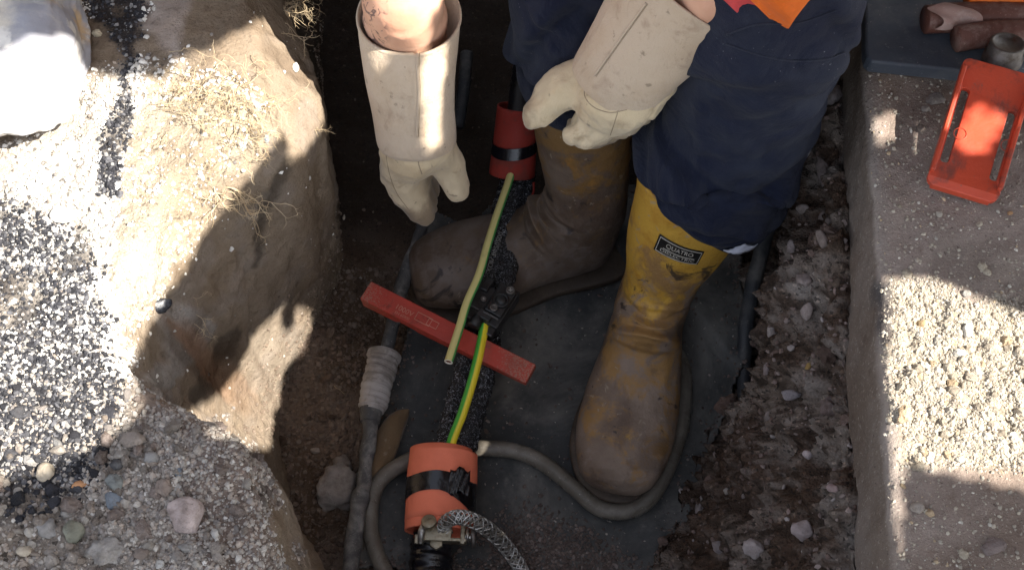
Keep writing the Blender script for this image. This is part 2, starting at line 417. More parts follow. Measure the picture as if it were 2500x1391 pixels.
def m_skin():
    t = NT('skin'); tat = t.attr('tattoo')
    c = t.mix(t.ramp(t.noise(18, 5, .6), .35, .7), (.62, .37, .26), (.55, .30, .20))
    f = t.math('MULTIPLY', t.ramp(t.noise(85, 3, .5, 1.5), .52, .60), tat)
    c = t.mix(t.math('MULTIPLY', f, .85), c, (.10, .06, .06))
    t.addbump(t.noise(180, 4, .6), .0008, .5)
    t.b.inputs['Subsurface Weight'].default_value = .08; t.b.inputs['Subsurface Radius'].default_value = (.006, .003, .002)
    return t.done(c, .5, spec=.35)
M['skin'] = m_skin()

# ---------------------------------------------------------------- the trench
# world curves along y: (y, x, z)
def curve(pts):
    a = np.array(sorted(pts)); return a
BROW = curve([(-.75, -.20, .49), (-.55, -.225, .485), (-.50, -.235, .485), (-.44, -.25, .485), (-.405, -.32, .485), (-.37, -.375, .485), (-.335, -.40, .485), (-.24, -.395, .49), (-.14, -.36, .50), (-.067, -.29, .50), (0, -.275, .50), (.05, -.29, .505), (.12, -.31, .51), (.2, -.33, .51), (.6, -.36, .5)])
MID1 = curve([(-.75, -.16, .40), (-.55, -.20, .41), (-.50, -.212, .42), (-.44, -.232, .43), (-.405, -.30, .44), (-.37, -.355, .44), (-.335, -.378, .44), (-.24, -.372, .44), (-.14, -.325, .43), (-.067, -.245, .43), (-.01, -.222, .42), (.04, -.230, .42), (.12, -.257, .42), (.175, -.28, .42), (.6, -.32, .42)])
MID2 = curve([(-.75, -.12, .26), (-.56, -.165, .28), (-.50, -.205, .27), (-.44, -.235, .25), (-.405, -.29, .22), (-.37, -.335, .2), (-.335, -.35, .2), (-.24, -.348, .2), (-.14, -.295, .22), (-.067, -.250, .22), (-.01, -.235, .22), (.04, -.24, .22), (.12, -.265, .22), (.175, -.29, .22), (.6, -.33, .22)])
FOOT = curve([(-.75, -.16, .0), (-.50, -.215, .02), (-.42, -.248, .02), (-.342, -.295, .02), (-.197, -.318, .025), (-.1, -.285, .03), (0, -.248, .02), (.1, -.268, .01), (.2, -.295, .0), (.6, -.34, .0)])
FL1 = curve([(-.75, -.12, 0), (-.42, -.16, 0), (-.197, -.19, 0), (0, -.17, 0), (.2, -.2, 0), (.6, -.25, 0)])
RF = curve([(-.75, .14, 0), (-.42, .21, 0), (-.3, .255, 0), (-.197, .308, 0), (-.07, .335, 0), (.067, .352, 0), (.3, .36, 0), (.6, .38, 0)])
RM1 = curve([(-.75, .21, .17), (-.42, .265, .17), (-.3, .292, .17), (-.197, .322, .17), (-.07, .340, .17), (.067, .357, .18), (.3, .37, .18), (.6, .39, .18)])
RM2 = curve([(-.75, .27, .31), (-.42, .305, .31), (-.3, .318, .31), (-.197, .332, .31), (-.07, .347, .31), (.067, .365, .31), (.3, .38, .31), (.6, .4, .31)])
KERB = lambda y: .390 + .098 * np.asarray(y)          # x of the pavement edge
def at_curve(c, y):
    return np.interp(y, c[:, 0], c[:, 1]), np.interp(y, c[:, 0], c[:, 2])
ys = np.concatenate([np.linspace(-30, -1.3, 8), np.linspace(-1.25, -.64, 24), np.arange(-.625, .62, .0034), np.linspace(.65, 1.6, 30), np.linspace(2, 30, 8)])
ny = len(ys)
colsX = []; colsZ = []; seg_id = []
def band(xa, za, xb, zb, n, sid):
    for t in np.linspace(0, 1, n, endpoint=False):
        colsX.append(xa * (1 - t) + xb * t); colsZ.append(za * (1 - t) + zb * t); seg_id.append(sid)
E = sstep(-1.15, -.95, ys) * (1 - sstep(1.2, 1.4, ys))    # trench ends
bx, bz = at_curve(BROW, ys); m1x, m1z = at_curve(MID1, ys); m2x, m2z = at_curve(MID2, ys); fx, fz = at_curve(FOOT, ys)
f1x, f1z = at_curve(FL1, ys); rx, rz = at_curve(RF, ys); r1x, r1z = at_curve(RM1, ys); r2x, r2z = at_curve(RM2, ys)
one = np.ones(ny)
band(-30 * one, .53 * one, -1.1 * one, .53 * one, 8, 0)
band(-1.1 * one, .53 * one, -.78 * one, .53 * one, 12, 0)
band(-.78 * one, .525 * one, bx, bz, 140, 0)
band(bx, bz, m1x, m1z, 24, 0); band(m1x, m1z, m2x, m2z, 60, 0); band(m2x, m2z, fx, fz, 56, 0)
band(fx, fz, f1x, f1z, 40, 1); band(f1x, f1z, rx, rz, 90, 1)
kx = KERB(ys)
band(rx, rz, r1x, r1z, 50, 2); band(r1x, r1z, r2x, r2z, 44, 2); band(r2x, r2z, kx - .012, .405 * one, 34, 2)
band(kx - .012, .405 * one, kx + .05, .405 * one, 14, 2); band(kx + .05, .405 * one, 30 * one, .40 * one, 6, 2)
colsX.append(30 * one); colsZ.append(.40 * one); seg_id.append(2)
X = np.array(colsX).T; Z = np.array(colsZ).T; nc = X.shape[1]; seg_id = np.array(seg_id)
Z = .5 - (.5 - Z) * E[:, None]
fine = np.where((seg_id >= 0))[0]
for it in range(7):    # round the edges
    for A in (X, Z):
        A[:, 20:-10] = (A[:, 19:-11] + 2 * A[:, 20:-10] + A[:, 21:-9]) / 4
        A[33:-39] = (A[32:-40] + 2 * A[33:-39] + A[34:-38]) / 4
Yg = np.repeat(ys[:, None], nc, 1)
P = np.stack([X, Yg, Z], 2)
dc = np.gradient(P, axis=1); dr = np.gradient(P, axis=0)
N = np.cross(dc, dr); N /= np.linalg.norm(N, axis=2)[:, :, None] + 1e-12
Pf = P.reshape(-1, 3); Nf = N.reshape(-1, 3)
u0, v0 = project(Pf); sid = np.repeat(seg_id[None, :], ny, 0).ravel()
near = (np.abs(Pf[:, 0]) < 1.2) & (np.abs(Pf[:, 1]) < 1.2)
left = sid == 0; right = sid == 2; flr = sid == 1
j = fbm(Pf, 18, 4, 3) * 45; uu, vv = u0 + j, v0 + fbm(Pf, 18, 4, 40) * 45
def zone(poly, soft=40): return sstep(-soft, soft, polydist(uu, vv, poly))
z_gravel = zone([(-900, 200), (0, 340), (120, 300), (190, 200), (230, 180), (330, 190), (300, 350), (290, 480), (290, 700), (310, 900), (330, 1000), (420, 1060), (470, 1150), (430, 1250), (520, 1391), (500, 1800), (-900, 1800)], 30) * left
z_tar = np.maximum(zone([(205, -60), (350, -60), (350, 130), (310, 180), (330, 260), (300, 350), (280, 480), (240, 480), (240, 330), (290, 230), (280, 120), (215, 60)], 14), .9 * zone([(-600, 480), (60, 470), (160, 560), (230, 680), (270, 850), (300, 1000), (200, 1180), (100, 1250), (-700, 1300)], 70)) * left
z_smooth = zone([(600, 100), (700, 60), (900, 0), (900, 560), (860, 1000), (680, 1080), (340, 960), (380, 760), (470, 600), (600, 420), (640, 280)], 30) * left
z_pale = zone([(330, -80), (480, -80), (470, 80), (430, 180), (380, 120), (350, 90)], 20) * left
z_root = zone([(300, 190), (600, 170), (650, 260), (560, 480), (480, 560), (430, 760), (360, 800), (300, 800)], 40) * left
z_mound = zone([(330, 960), (480, 1020), (640, 1090), (700, 1391), (700, 1800), (480, 1800), (400, 1200)], 25) * left
amp = np.zeros(len(Pf))
d = fbm(Pf, 6, 3, 5) * .009 * near
d += np.where(left, .006 * fbm(Pf, 22, 4, 8) * (1 - .65 * z_smooth), 0) * near
cl1 = np.zeros(len(Pf)); cl2 = np.zeros(len(Pf)); nn = np.where(near)[0]
cl1[nn] = .6 - cell(Pf[nn], 75, 4); cl2[nn] = .6 - cell(Pf[nn], 170, 9)
rough_l = np.clip(z_gravel + .5 * z_mound + z_tar * .5 + .45 * z_root, 0, 1.2)
d += np.where(left, rough_l * (.006 * cl1 + .0035 * cl2), 0)
d += np.where(left, .0012 * cl2 * (1 - z_smooth * .7), 0)
d += np.where(right & (Pf[:, 2] < .46) & (Pf[:, 0] < .45), .022 * fbm(Pf, 12, 3, 12) + .020 * fbm(Pf, 30, 5, 15, .6) + .016 * cl1 + .009 * cl2, 0) * near
d += np.where(flr, -.006 + .003 * fbm(Pf, 26, 4, 19) + .003 * cl1 + .002 * cl2, 0) * near
# vertical fine scrapes on the cut wall
Sc = Pf.copy(); Sc[:, 2] *= .12; Sc[:, 0] *= .2
d += np.where(left, z_smooth * .0035 * fbm(Sc, 60, 3, 23), 0)
Sc2 = Pf @ np.array([[1, 0, 0], [0, .9, -.35], [0, .35, .25]]).T
d += np.where(left, z_smooth * (.0045 * sstep(.1, .5, fbm(Sc2, 11, 3, 91)) - .003 * sstep(.35, .6, fbm(Pf, 28, 4, 93)) + .0010 * fbm(Pf, 110, 3, 95)), 0)
gseam = sstep(-8, 8, polydist(uu * .5 + u0 * .5, vv * .5 + v0 * .5, [(690, 380), (715, 385), (690, 470), (650, 560), (620, 640), (600, 640), (620, 560), (660, 460)])) * left
gseam = np.maximum(gseam, sstep(-8, 8, polydist(uu * .5 + u0 * .5, vv * .5 + v0 * .5, [(545, 780), (575, 800), (540, 900), (500, 990), (480, 990), (510, 880)])) * left)
d += np.where(left, gseam * (.004 * cl1 + .003 * cl2 - .002), 0)
zcr = sstep(-10, 10, polydist(uu * .5 + u0 * .5, vv * .5 + v0 * .5, [(390, 740), (460, 730), (500, 790), (480, 900), (400, 960), (330, 950), (340, 900), (390, 880)])) * left
d += np.where(left, zcr * (.004 + .003 * cl2), 0)
Pd = Pf + Nf * d[:, None]
Pd[right & (Pf[:, 0] > KERB(Pf[:, 1]) - .004), 2] = np.minimum(Pd[right & (Pf[:, 0] > KERB(Pf[:, 1]) - .004), 2], .412)
# soil colours (kinds of soil by place, some sun and shade put in)
def lerp(a, b, t): return a * (1 - t[:, None]) + np.array(b) * t[:, None]
col = np.tile((.27, .215, .16), (len(Pf), 1))
n_a = sstep(-.4, .5, fbm(Pf, 9, 4, 31)); n_b = sstep(.0, .6, fbm(Pf, 30, 3, 33))
col = lerp(col, (.42, .365, .29), z_root * (.55 + .45 * n_a))
col = lerp(col, (.30, .275, .25), z_gravel * .8); col = lerp(col, (.66, .63, .58), z_gravel * (.35 + .6 * n_a) * sstep(1000, 850, v0))  # second lerp: sunlight painted in, gravel whitened on the sunlit upper bank
col = lerp(col, (.27, .215, .16), z_smooth * .9); col = lerp(col, (.36, .31, .25), sstep(-60, 60, polydist(uu, vv, [(500, 1080), (560, 900), (650, 740), (780, 740), (770, 850), (690, 1000), (660, 1110)])) * left * .6)  # second lerp: soil painted paler where the sun patch falls
col = lerp(col, (.30, .27, .25), z_smooth * n_b * .3)
col = lerp(col, (.46, .40, .36), z_pale * .9); col = lerp(col, (.085, .070, .055), gseam * .8); col = lerp(col, (.36, .34, .32), zcr * .75)
stk = sstep(.25, .6, fbm(Sc, 26, 3, 97)) * z_smooth; col = lerp(col, (.12, .085, .06), stk * .55); col = lerp(col, (.30, .17, .10), sstep(.45, .7, fbm(Sc, 13, 3, 99)) * z_smooth * .6)
col = lerp(col, (.23, .19, .175), z_mound * .85)
col = lerp(col, (.032, .031, .036), z_tar * (.9 - .5 * n_b))
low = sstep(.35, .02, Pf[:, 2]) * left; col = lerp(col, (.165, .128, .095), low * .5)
rcol = lerp(np.tile((.132, .090, .068), (len(Pf), 1)), (.27, .222, .19), sstep(-.1, .6, fbm(Pf, 16, 4, 51)))
rfin = fbm(Pf, 70, 4, 53, .7); rcol = rcol * .82; rcol = lerp(rcol, (.38, .345, .32), sstep(.15, .6, rfin) * .28); rcol = lerp(rcol, (.05, .036, .028), sstep(-.1, -.6, rfin) * .8); rcol = lerp(rcol, (.31, .285, .265), sstep(.28, .42, Pf[:, 2]) * .6 * n_b)
col = np.where(right[:, None], rcol, col)
col = np.where(flr[:, None], lerp(np.tile((.105, .075, .055), (len(Pf), 1)), (.17, .13, .105), n_a), col)
col = lerp(col, (.030, .023, .018), sstep(.02, .14, Pf[:, 1]) * (sstep(.40, .25, Pf[:, 2])) * (flr | left | right) * .85)  # deep shade of the far trench painted as near-black soil
grain = np.clip(.25 + .75 * rough_l * left + .6 * right + .35 * flr - .2 * z_smooth, 0, 1)
faces = np.array([(i * nc + jj, i * nc + jj + 1, (i + 1) * nc + jj + 1, (i + 1) * nc + jj) for i in range(ny - 1) for jj in range(nc - 1)])
fs = seg_id[faces[:, 0] % nc]
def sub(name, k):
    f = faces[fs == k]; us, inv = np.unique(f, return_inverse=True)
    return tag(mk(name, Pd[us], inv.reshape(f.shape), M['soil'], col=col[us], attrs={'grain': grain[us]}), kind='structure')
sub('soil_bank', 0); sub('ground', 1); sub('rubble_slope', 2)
vis = faces[(np.abs(Pd[faces[:, 0], 0]) < 1.3) & (np.abs(Pd[faces[:, 0], 1]) < 1.5)]
BV = BVHTree.FromPolygons([tuple(p) for p in Pd], [tuple(int(i) for i in f) for f in vis])

# pavement slab with a worn concrete edge
px_ = np.concatenate([-.0 * np.ones(1), np.linspace(.0, .62, 180)[1:], np.linspace(.7, 30, 10)])
rows = np.concatenate([np.linspace(-30, -.9, 8), np.arange(-.8, .8, .0036), np.linspace(.9, 30, 8)])
prof = [(-.004, .40), (-.004, .42), (-.003, .44), (-.002, .46), (-.001, .475), (.0, .487), (.0025, .495), (.007, .4995)] + [(t, .5) for t in np.linspace(.012, .66, 190)] + [(t, .5) for t in np.linspace(.8, 30, 9)]
prof = np.array([(a, b) for (a, b) in prof]); extra = []
for k in range(len(prof) - 1):
    n_ = 6 if k < 5 else 1
    for t in np.linspace(0, 1, n_, endpoint=False): extra.append(prof[k] * (1 - t) + prof[k + 1] * t)
extra.append(prof[-1]); prof = np.array(extra); pc = len(prof)
PX = KERB(np.clip(rows, -1.5, 1.5))[:, None] + prof[None, :, 0]; PZ = np.repeat(prof[None, :, 1], len(rows), 0)
PP = np.stack([PX, np.repeat(rows[:, None], pc, 1), PZ], 2)
PN = np.cross(np.gradient(PP, axis=1), np.gradient(PP, axis=0)); PN /= np.linalg.norm(PN, axis=2)[:, :, None] + 1e-12
PP = PP.reshape(-1, 3); PN = PN.reshape(-1, 3); nr_ = (np.abs(PP[:, 0]) < 1.3) & (np.abs(PP[:, 1]) < .85)
pu, pv = project(PP); pj = pu + fbm(PP, 15, 4, 3) * 30; pk = pv + fbm(PP, 15, 4, 5) * 30
pcell = np.zeros(len(PP)); pcell[nr_] = .6 - cell(PP[nr_], 120, 5)
pbig = np.zeros(len(PP)); pbig[nr_] = .55 - cell(PP[nr_], 48, 6)
zr = sstep(-30, 30, polydist(pj, pk, [(2180, 690), (2600, 760), (2700, 1180), (2200, 1130), (2160, 900)]))     # coarse broken ballast
zs = sstep(-40, 40, polydist(pj, pk, [(2150, 150), (2600, 150), (2600, 760), (2150, 640)]))
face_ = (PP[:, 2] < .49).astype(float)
dd = (.0022 * fbm(PP, 30, 4, 2) + .003 * fbm(PP, 8, 3, 9) + .0011 * pcell + zr * (.0045 * pbig + .0035 * pcell + .004 * fbm(PP, 60, 3, 77)) + face_ * .0035 * fbm(PP, 9, 4, 20)) * nr_
PD = PP + PN * dd[:, None]
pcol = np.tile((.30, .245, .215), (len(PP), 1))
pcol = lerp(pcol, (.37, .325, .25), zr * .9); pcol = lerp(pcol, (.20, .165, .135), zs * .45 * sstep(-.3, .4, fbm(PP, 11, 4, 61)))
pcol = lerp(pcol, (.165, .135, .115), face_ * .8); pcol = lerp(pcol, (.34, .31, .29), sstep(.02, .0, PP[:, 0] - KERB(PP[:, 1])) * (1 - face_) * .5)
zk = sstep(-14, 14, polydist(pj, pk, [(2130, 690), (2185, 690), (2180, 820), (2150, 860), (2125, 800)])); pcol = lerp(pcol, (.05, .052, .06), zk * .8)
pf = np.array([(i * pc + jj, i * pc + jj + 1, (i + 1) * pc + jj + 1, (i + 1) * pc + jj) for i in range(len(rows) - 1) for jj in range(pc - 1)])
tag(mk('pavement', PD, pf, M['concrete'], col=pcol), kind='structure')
BVP = BVHTree.FromPolygons([tuple(p) for p in PD], [tuple(int(i) for i in f) for f in pf[nr_[pf[:, 0]]]])
def hit(u, v):
    d_ = Vector(ray(u, v)).normalized(); o_ = Vector(CAM); best = None
    for b in (BV, BVP):
        h = b.ray_cast(o_, d_)
        if h[0] is not None and (best is None or h[3] < best[2]):
            n_ = h[1] if h[1].dot(d_) < 0 else -h[1]; best = (np.array(h[0]), np.array(n_), h[3])
    return best

# ---------------------------------------------------------------- sun shade: unseen added sheet, its holes shaped to give the sun patches
HC = 1.5
def tosun(p):
    p = np.asarray(p, float); return p + SUN_DIR * ((HC - p[2]) / SUN_DIR[2])
def lit(poly, shift=(0, 0)):
    out = []
    for q in poly:
        if len(q) == 3: p = W(*q)
        else:
            h = hit(*q); p = h[0] if h else W(q[0], q[1], .5)
        t = tosun(p); out.append((t[0] + shift[0], t[1] + shift[1]))
    return out
holes = []
holes.append(lit([(-700, 330), (-150, 240), (0, 150), (130, 140), (185, 178), (260, 182), (340, 182), (400, 190), (430, 150), (510, 120), (590, 75), (690, 20), (735, 60), (775, 205), (790, 300), (745, 372), (700, 395), (700, 335), (686, 318), (668, 345), (645, 385), (590, 450), (540, 520), (490, 585), (455, 660), (420, 700), (385, 760), (340, 850), (322, 930), (345, 1000), (250, 1080), (130, 1130), (0, 1180), (-200, 1260), (-800, 1400)]))
holes.append(lit([(500, 1060), (540, 960), (585, 905), (606, 850), (640, 795), (688, 752), (684, 780), (694, 806), (708, 806), (722, 790), (718, 752), (752, 762), (762, 790), (740, 850), (692, 905), (684, 970), (655, 1095)]))
holes.append(lit([(2130, 700, .5), (2175, 672, .5), (2240, 672, .5), (2340, 705, .5), (2430, 745, .5), (2600, 812, .5), (2900, 940, .5), (2900, 1280, .5), (2500, 1196, .5), (2222, 1132, .5), (2203, 1160, .5), (2196, 1391, .5), (2186, 1391, .5), (2176, 1250, .5), (2166, 1100, .5), (2158, 850, .5), (2138, 780, .5)]))
holes.append(lit([(2130, 285, .5), (2195, 278, .5), (2200, 340, .5), (2150, 350, .5), (2120, 320, .5)]))
holes.append(lit([(2330, 285, .53), (2352, 270, .53), (2372, 290, .53), (2395, 282, .53), (2420, 300, .53), (2405, 340, .53), (2398, 380, .53), (2350, 372, .53), (2318, 345, .53)]))

M['text_red'] = m_plastic('stamped_print', (.50, .20, .14), (.3, .16, .1), .5, .4, 60)
M['rim'] = m_plastic('wire_rim', (.75, .72, .62), (.5, .45, .35), .5, .1)
M['copper'] = m_metal('copper', (.45, .20, .10), .4)
M['ribgrey'] = m_plastic('worn_black', (.09, .09, .095), (.2, .18, .16), .35, .4, 60)
M['tapeflap'] = m_plastic('pale_tape', (.34, .22, .19), (.45, .36, .32), .35, .4, 30)
M['orangeplastic'] = m_plastic('orange_plastic', (.8, .16, .01), (.3, .1, .04), .35, .3)
M['navy2'] = m_cloth('navy_seam', (.02, .024, .045), (.035, .04, .06))
M['hairm'] = m_cloth('dark_hair', (.02, .013, .01), (.03, .02, .015))
M['blackrock'] = m_plastic('shiny_black_rock', (.02, .022, .028), (.12, .12, .13), .15, .4, 60, .6)
def m_grit():
    t = NT('grit'); c = t.attr('col', 0)
    t.addbump(t.noise(500, 4, .7), .0008, .6)
    return t.done(c, .75, spec=.35)
M['grit'] = m_grit()
def m_root():
    t = NT('root_fibre'); c = t.mix(t.ramp(t.noise(40, 4, .6), .35, .7), (.52, .42, .28), (.34, .25, .15)); return t.done(c, .8)
M['root'] = m_root()
def m_rock():
    t = NT('pale_rock'); n = t.noise(16, 6, .6, .4); c = t.mix(t.ramp(n, .40, .62), (.30, .30, .33), (.56, .52, .45))
    c = t.mix(t.math('MULTIPLY', t.ramp(t.noise(11, 5, .6, .6), .55, .66), .8), c, (.50, .34, .17)); c = t.mix(t.ramp(t.noise(24, 5, .6), .58, .68), c, (.66, .64, .60))
    t.addbump(t.noise(60, 7, .6), .003, .5); return t.done(c, .55, spec=.35)
M['rock'] = m_rock()
M['solem'] = m_rubber('sole_rubber', (.05, .036, .026), (.13, .095, .07), .6, .6, 14)
M['thread'] = m_plastic('seam_thread', (.33, .26, .18), (.2, .15, .1), .7, .3)
def m_clod():
    t = NT('soil_clod'); b = t.attr('col', 0)
    c = t.mix(t.ramp(t.noise(90, 8, .7), .4, .7), b, t.mix(1.0, b, (.6, .55, .5), 'MULTIPLY'))
    c = t.mix(t.math('MULTIPLY', t.ramp(t.noise(400, 3, .7), .6, .68), .6), c, t.mix(1.0, b, (1.9, 1.9, 1.9), 'MULTIPLY'))
    t.addbump(t.noise(140, 8, .75), .005, .9); t.addbump(t.noise(500, 4, .7), .0015, .9)
    return t.done(c, .95, spec=.1)
M['soilclod'] = m_clod()
def m_bar():
    t = NT('dusty_red_plastic'); g = t.t.nodes.new('ShaderNodeTexCoord').outputs['Generated']
    sp = t.t.nodes.new('ShaderNodeSeparateXYZ'); t.t.links.new(g, sp.inputs[0])
    ends = t.math('MAXIMUM', t.ramp(sp.outputs[0], .30, .0), t.ramp(sp.outputs[0], .68, .9))
    c = t.mix(t.ramp(t.noise(30, 6, .6), .35, .7), (.40, .045, .028), (.33, .040, .026))
    d = t.math('ADD', t.math('MULTIPLY', ends, .20), t.noise(420, 4, .75))
    c = t.mix(t.math('MULTIPLY', t.ramp(d, .66, .74), .7), c, (.30, .17, .12))
    c = t.mix(t.math('MULTIPLY', t.ramp(t.noise(55, 8, .7, .4), .55, .7), .6), c, (.12, .035, .025))
    c = t.mix(t.math('MULTIPLY', t.ramp(t.noise(14, 7, .6), .55, .68), .5), c, (.22, .07, .045))
    t.addbump(t.noise(300, 5, .7), .0010, .5); t.addbump(t.noise(60, 4, .6), .002, .3)
    return t.done(c, t.ramp(t.noise(50, 5, .6), .35, .7, .35, .7), spec=.35)
M['redbar'] = m_bar()
M['dimtext'] = m_plastic('dim_print', (.26, .26, .25), (.1, .1, .1), .5, .5, 60)
A3 = lambda *a: np.array(a, float)
BH = []      # extra surfaces used to lay print on
def bvh_of(o):
    me = o.data; off = parent_world(o)
    return BVHTree.FromPolygons([tuple(v.co + off) for v in me.vertices], [tuple(p.vertices) for p in me.polygons])
def rayhit(bv, u, v):
    d_ = Vector(ray(u, v)).normalized(); h = bv.ray_cast(Vector(CAM), d_)
    if h[0] is None: return None
    n_ = h[1] if h[1].dot(d_) < 0 else -h[1]; return np.array(h[0]), np.array(n_)
def textmesh(s, size=1.0, bold=0.0):
    cu = bpy.data.curves.new('t', 'FONT'); cu.body = s; cu.size = size; cu.offset = bold; cu.align_x = 'CENTER'; cu.align_y = 'CENTER'; cu.resolution_u = 3
    o = bpy.data.objects.new('t', cu); S.collection.objects.link(o)
    dg = bpy.context.evaluated_depsgraph_get(); me = bpy.data.meshes.new_from_object(o.evaluated_get(dg))
    V = np.array([v.co[:2] for v in me.vertices]).reshape(-1, 2); F = [tuple(p.vertices) for p in me.polygons]
    bpy.data.objects.remove(o, do_unlink=True); bpy.data.meshes.remove(me); return V, F
def pathlen_frame(C):
    T = np.gradient(C, axis=0); return T / (np.linalg.norm(T, axis=1)[:, None] + 1e-12)

# ---- black rubber mat on the trench floor
mo = [(1030, 508), (1150, 548), (1200, 500), (1560, 470), (1800, 560), (1790, 700), (1792, 960), (1725, 1130), (1640, 1391), (1600, 1560), (1330, 1560), (1280, 1391), (870, 1391), (858, 1200), (905, 1040), (975, 880), (1010, 780), (1000, 650)]
mp = [W(u, v, .010)[:2] for u, v in mo]
gx2 = np.arange(min(p[0] for p in mp), max(p[0] for p in mp), .003); gy2 = np.arange(min(p[1] for p in mp), max(p[1] for p in mp), .003)
VX, VY = np.meshgrid(gx2, gy2); Q = np.stack([VX.ravel(), VY.ravel(), 0 * VX.ravel()], 1)
pd_ = polydist(Q[:, 0] + .004 * fbm(Q, 30, 2, 3), Q[:, 1] + .004 * fbm(Q, 30, 2, 4), mp)
Q[:, 2] = .012 + .004 * fbm(Q, 7, 3, 71) + .10 * sstep(.25, .31, Q[:, 0] - .5 * np.clip(-.2 - Q[:, 1], -1, .06)) * sstep(.3, -.2, Q[:, 1])
Q[:, 2] += .004 * np.exp(-((pd_) / .008) ** 2)
F = np.array([(r * len(gx2) + c, r * len(gx2) + c + 1, (r + 1) * len(gx2) + c + 1, (r + 1) * len(gx2) + c) for r in range(len(gy2) - 1) for c in range(len(gx2) - 1)])
F = F[(pd_[F] > 0).all(1)]; us, inv = np.unique(F, return_inverse=True)
o = tag(mk('rubber_mat', Q[us], inv.reshape(F.shape), M['mat']), 'dusty black rubber mat covering the trench floor under the boots', 'mat')
sm = o.modifiers.new('s', 'SOLIDIFY'); sm.thickness = .004; sm.offset = -1
BMAT = BVHTree.FromPolygons([tuple(p) for p in Q], [tuple(int(i) for i in f) for f in F])

# ---- big hose loop
hp = [W(975, 1460, .026), W(925, 1365, .028), W(903, 1270, .03), W(920, 1185, .032), W(985, 1130, .036), W(1070, 1100, .028), W(1180, 1093, .028), W(1265, 1103, .028), W(1335, 1135, .028), W(1400, 1190, .027), W(1465, 1240, .027), W(1535, 1247, .027), W(1592, 1208, .03), W(1640, 1120, .032), W(1665, 1020, .035), W(1672, 920, .038), W(1660, 800, .04), W(1640, 690, .04)]
V, F = tube(hp, .0108, 260, 20, fn=lambda t, th: 1 + .04 * np.sin(9 * t * 6.28 + th))
tag(mk('rubber_hose', V, F, M['hose']), 'thick muddy brown hose looping across the mat and round the boot toe', 'hose')
V, F = tube([W(1890, 470, .30), W(1872, 560, .25), W(1850, 650, .20), W(1828, 750, .15), W(1818, 840, .12), W(1815, 920, .10), W(1820, 985, .085), W(1821, 1015, .08)], [.0105, .0105, .0105, .0105, .0105, .010, .0085, .003], 120, 16, fn=lambda t, th: 1 + .05 * np.sin(40 * t + th))
tag(mk('black_hose', V, F, M['hose_dark']), 'thin black hose hanging between the trouser leg and the rubble, its end pointing down', 'hose')
# ---- lead sheathed pipe with taped joint
pipe = thing('cable_pipe', W(910, 1000, .04), 'narrow grey pipe with a whitish taped joint along the left edge of the mat', 'pipe')
V, F = tube([W(1036, 540, .07), W(1012, 610, .07), W(984, 690, .068), W(964, 770, .060), W(945, 850, .055)], [.0075, .0095, .0105, .0095, .0095], 90, 16, fn=lambda t, th: 1 + .12 * np.sin(23 * t + 2 * th) * np.sin(7 * t))
mk('sheath', V, F, M['lead'], pipe)
V, F = tube([W(905, 990, .05), W(903, 1060, .05), W(893, 1130, .045), W(888, 1185, .045), W(880, 1215, .045), W(866, 1300, .045), W(852, 1420, .045)], [.012, .0105, .0095, .0095, .0115, .0105, .0105], 110, 16, fn=lambda t, th: 1 + .08 * np.sin(31 * t + 2 * th) + .05 * (t > .55))
mk('sheath', V, F, M['lead'], pipe)
def jf(t, th): return 1 + .025 * np.sign(np.sin(2 * np.pi * (t * 9 + th / 6.28))) + .03 * np.sin(3 * th + 14 * t) + .10 * (t < .12) - .12 * (t > .93)
V, F = tube([W(940, 862, .05), W(930, 900, .05), W(916, 960, .05), W(908, 1003, .05)], [.0215, .0215, .0205, .019], 110, 28, fn=jf)
mk('taped_joint', V, F, M['whitetape'], pipe)
V, F = tube([W(906, 998, .05), W(904, 1030, .05)], [.016, .013], 12, 20); mk('end_collar', V, F, M['lead'], pipe)

# ---- piece of wood beside the pipe
secs = [(W(975, 1012, .03), A3(.013, .004, 0), A3(0, .003, .010)), (W(960, 1040, .03), A3(.018, .006, 0), A3(0, .004, .013)), (W(940, 1105, .028), A3(.017, .006, 0), A3(0, 0, .013)), (W(918, 1170, .025), A3(.013, .005, 0), A3(0, 0, .011)), (W(905, 1205, .022), A3(.006, .003, 0), A3(0, 0, .006))]
V, F = loft(secs, 50, 26, power=2.8, fn=lambda t, th: 1 + .06 * np.sin(5 * th) + .06 * np.sin(13 * t + 3 * th))
tag(mk('wooden_stake', V, F, M['wood']), 'muddy brown stub of wood lying between the pipe and the mat', 'wood')

# ---- insulated batten
def W3(u, v, z): return W(u, v, z)
bar = thing('insulated_bar', W(1080, 800, .1), 'dusty red plastic insulating bar laid across the cables', 'bar')
a0, a1 = W(892, 707, .150), W(1296, 912, .150)
ax = nrm(a1 - a0); L = np.linalg.norm(a1 - a0); side = nrm(np.cross(ax, A3(0, -.12, 1))); up_ = np.cross(side, ax)
if up_[2] < 0: up_ = -up_
if side[1] > 0: side = -side                      # side points to the camera
prof_ = [(0, 0), (1, 0), (1, -.012), (.80, -.016), (.345, -.022), (.325, -.018), (.235, -.017), (.21, -.025), (0, -.027)]
wd_ = .0285
def barpt(t, h, s): return a0 + ax * L * t + up_ * (h) + side * wd_ * (s - .5)
V = [barpt(t, h, 0) for t, h in prof_] + [barpt(t, h, 1) for t, h in prof_]; n = len(prof_)
F = [tuple(range(n)), tuple(range(2 * n - 1, n - 1, -1))] + [(k, k + n, (k + 1) % n + n, (k + 1) % n) for k in range(n)]
o = mk('bar_body', V, F, M['redbar'], bar, smooth=False); bevel(o, .0016, 3)
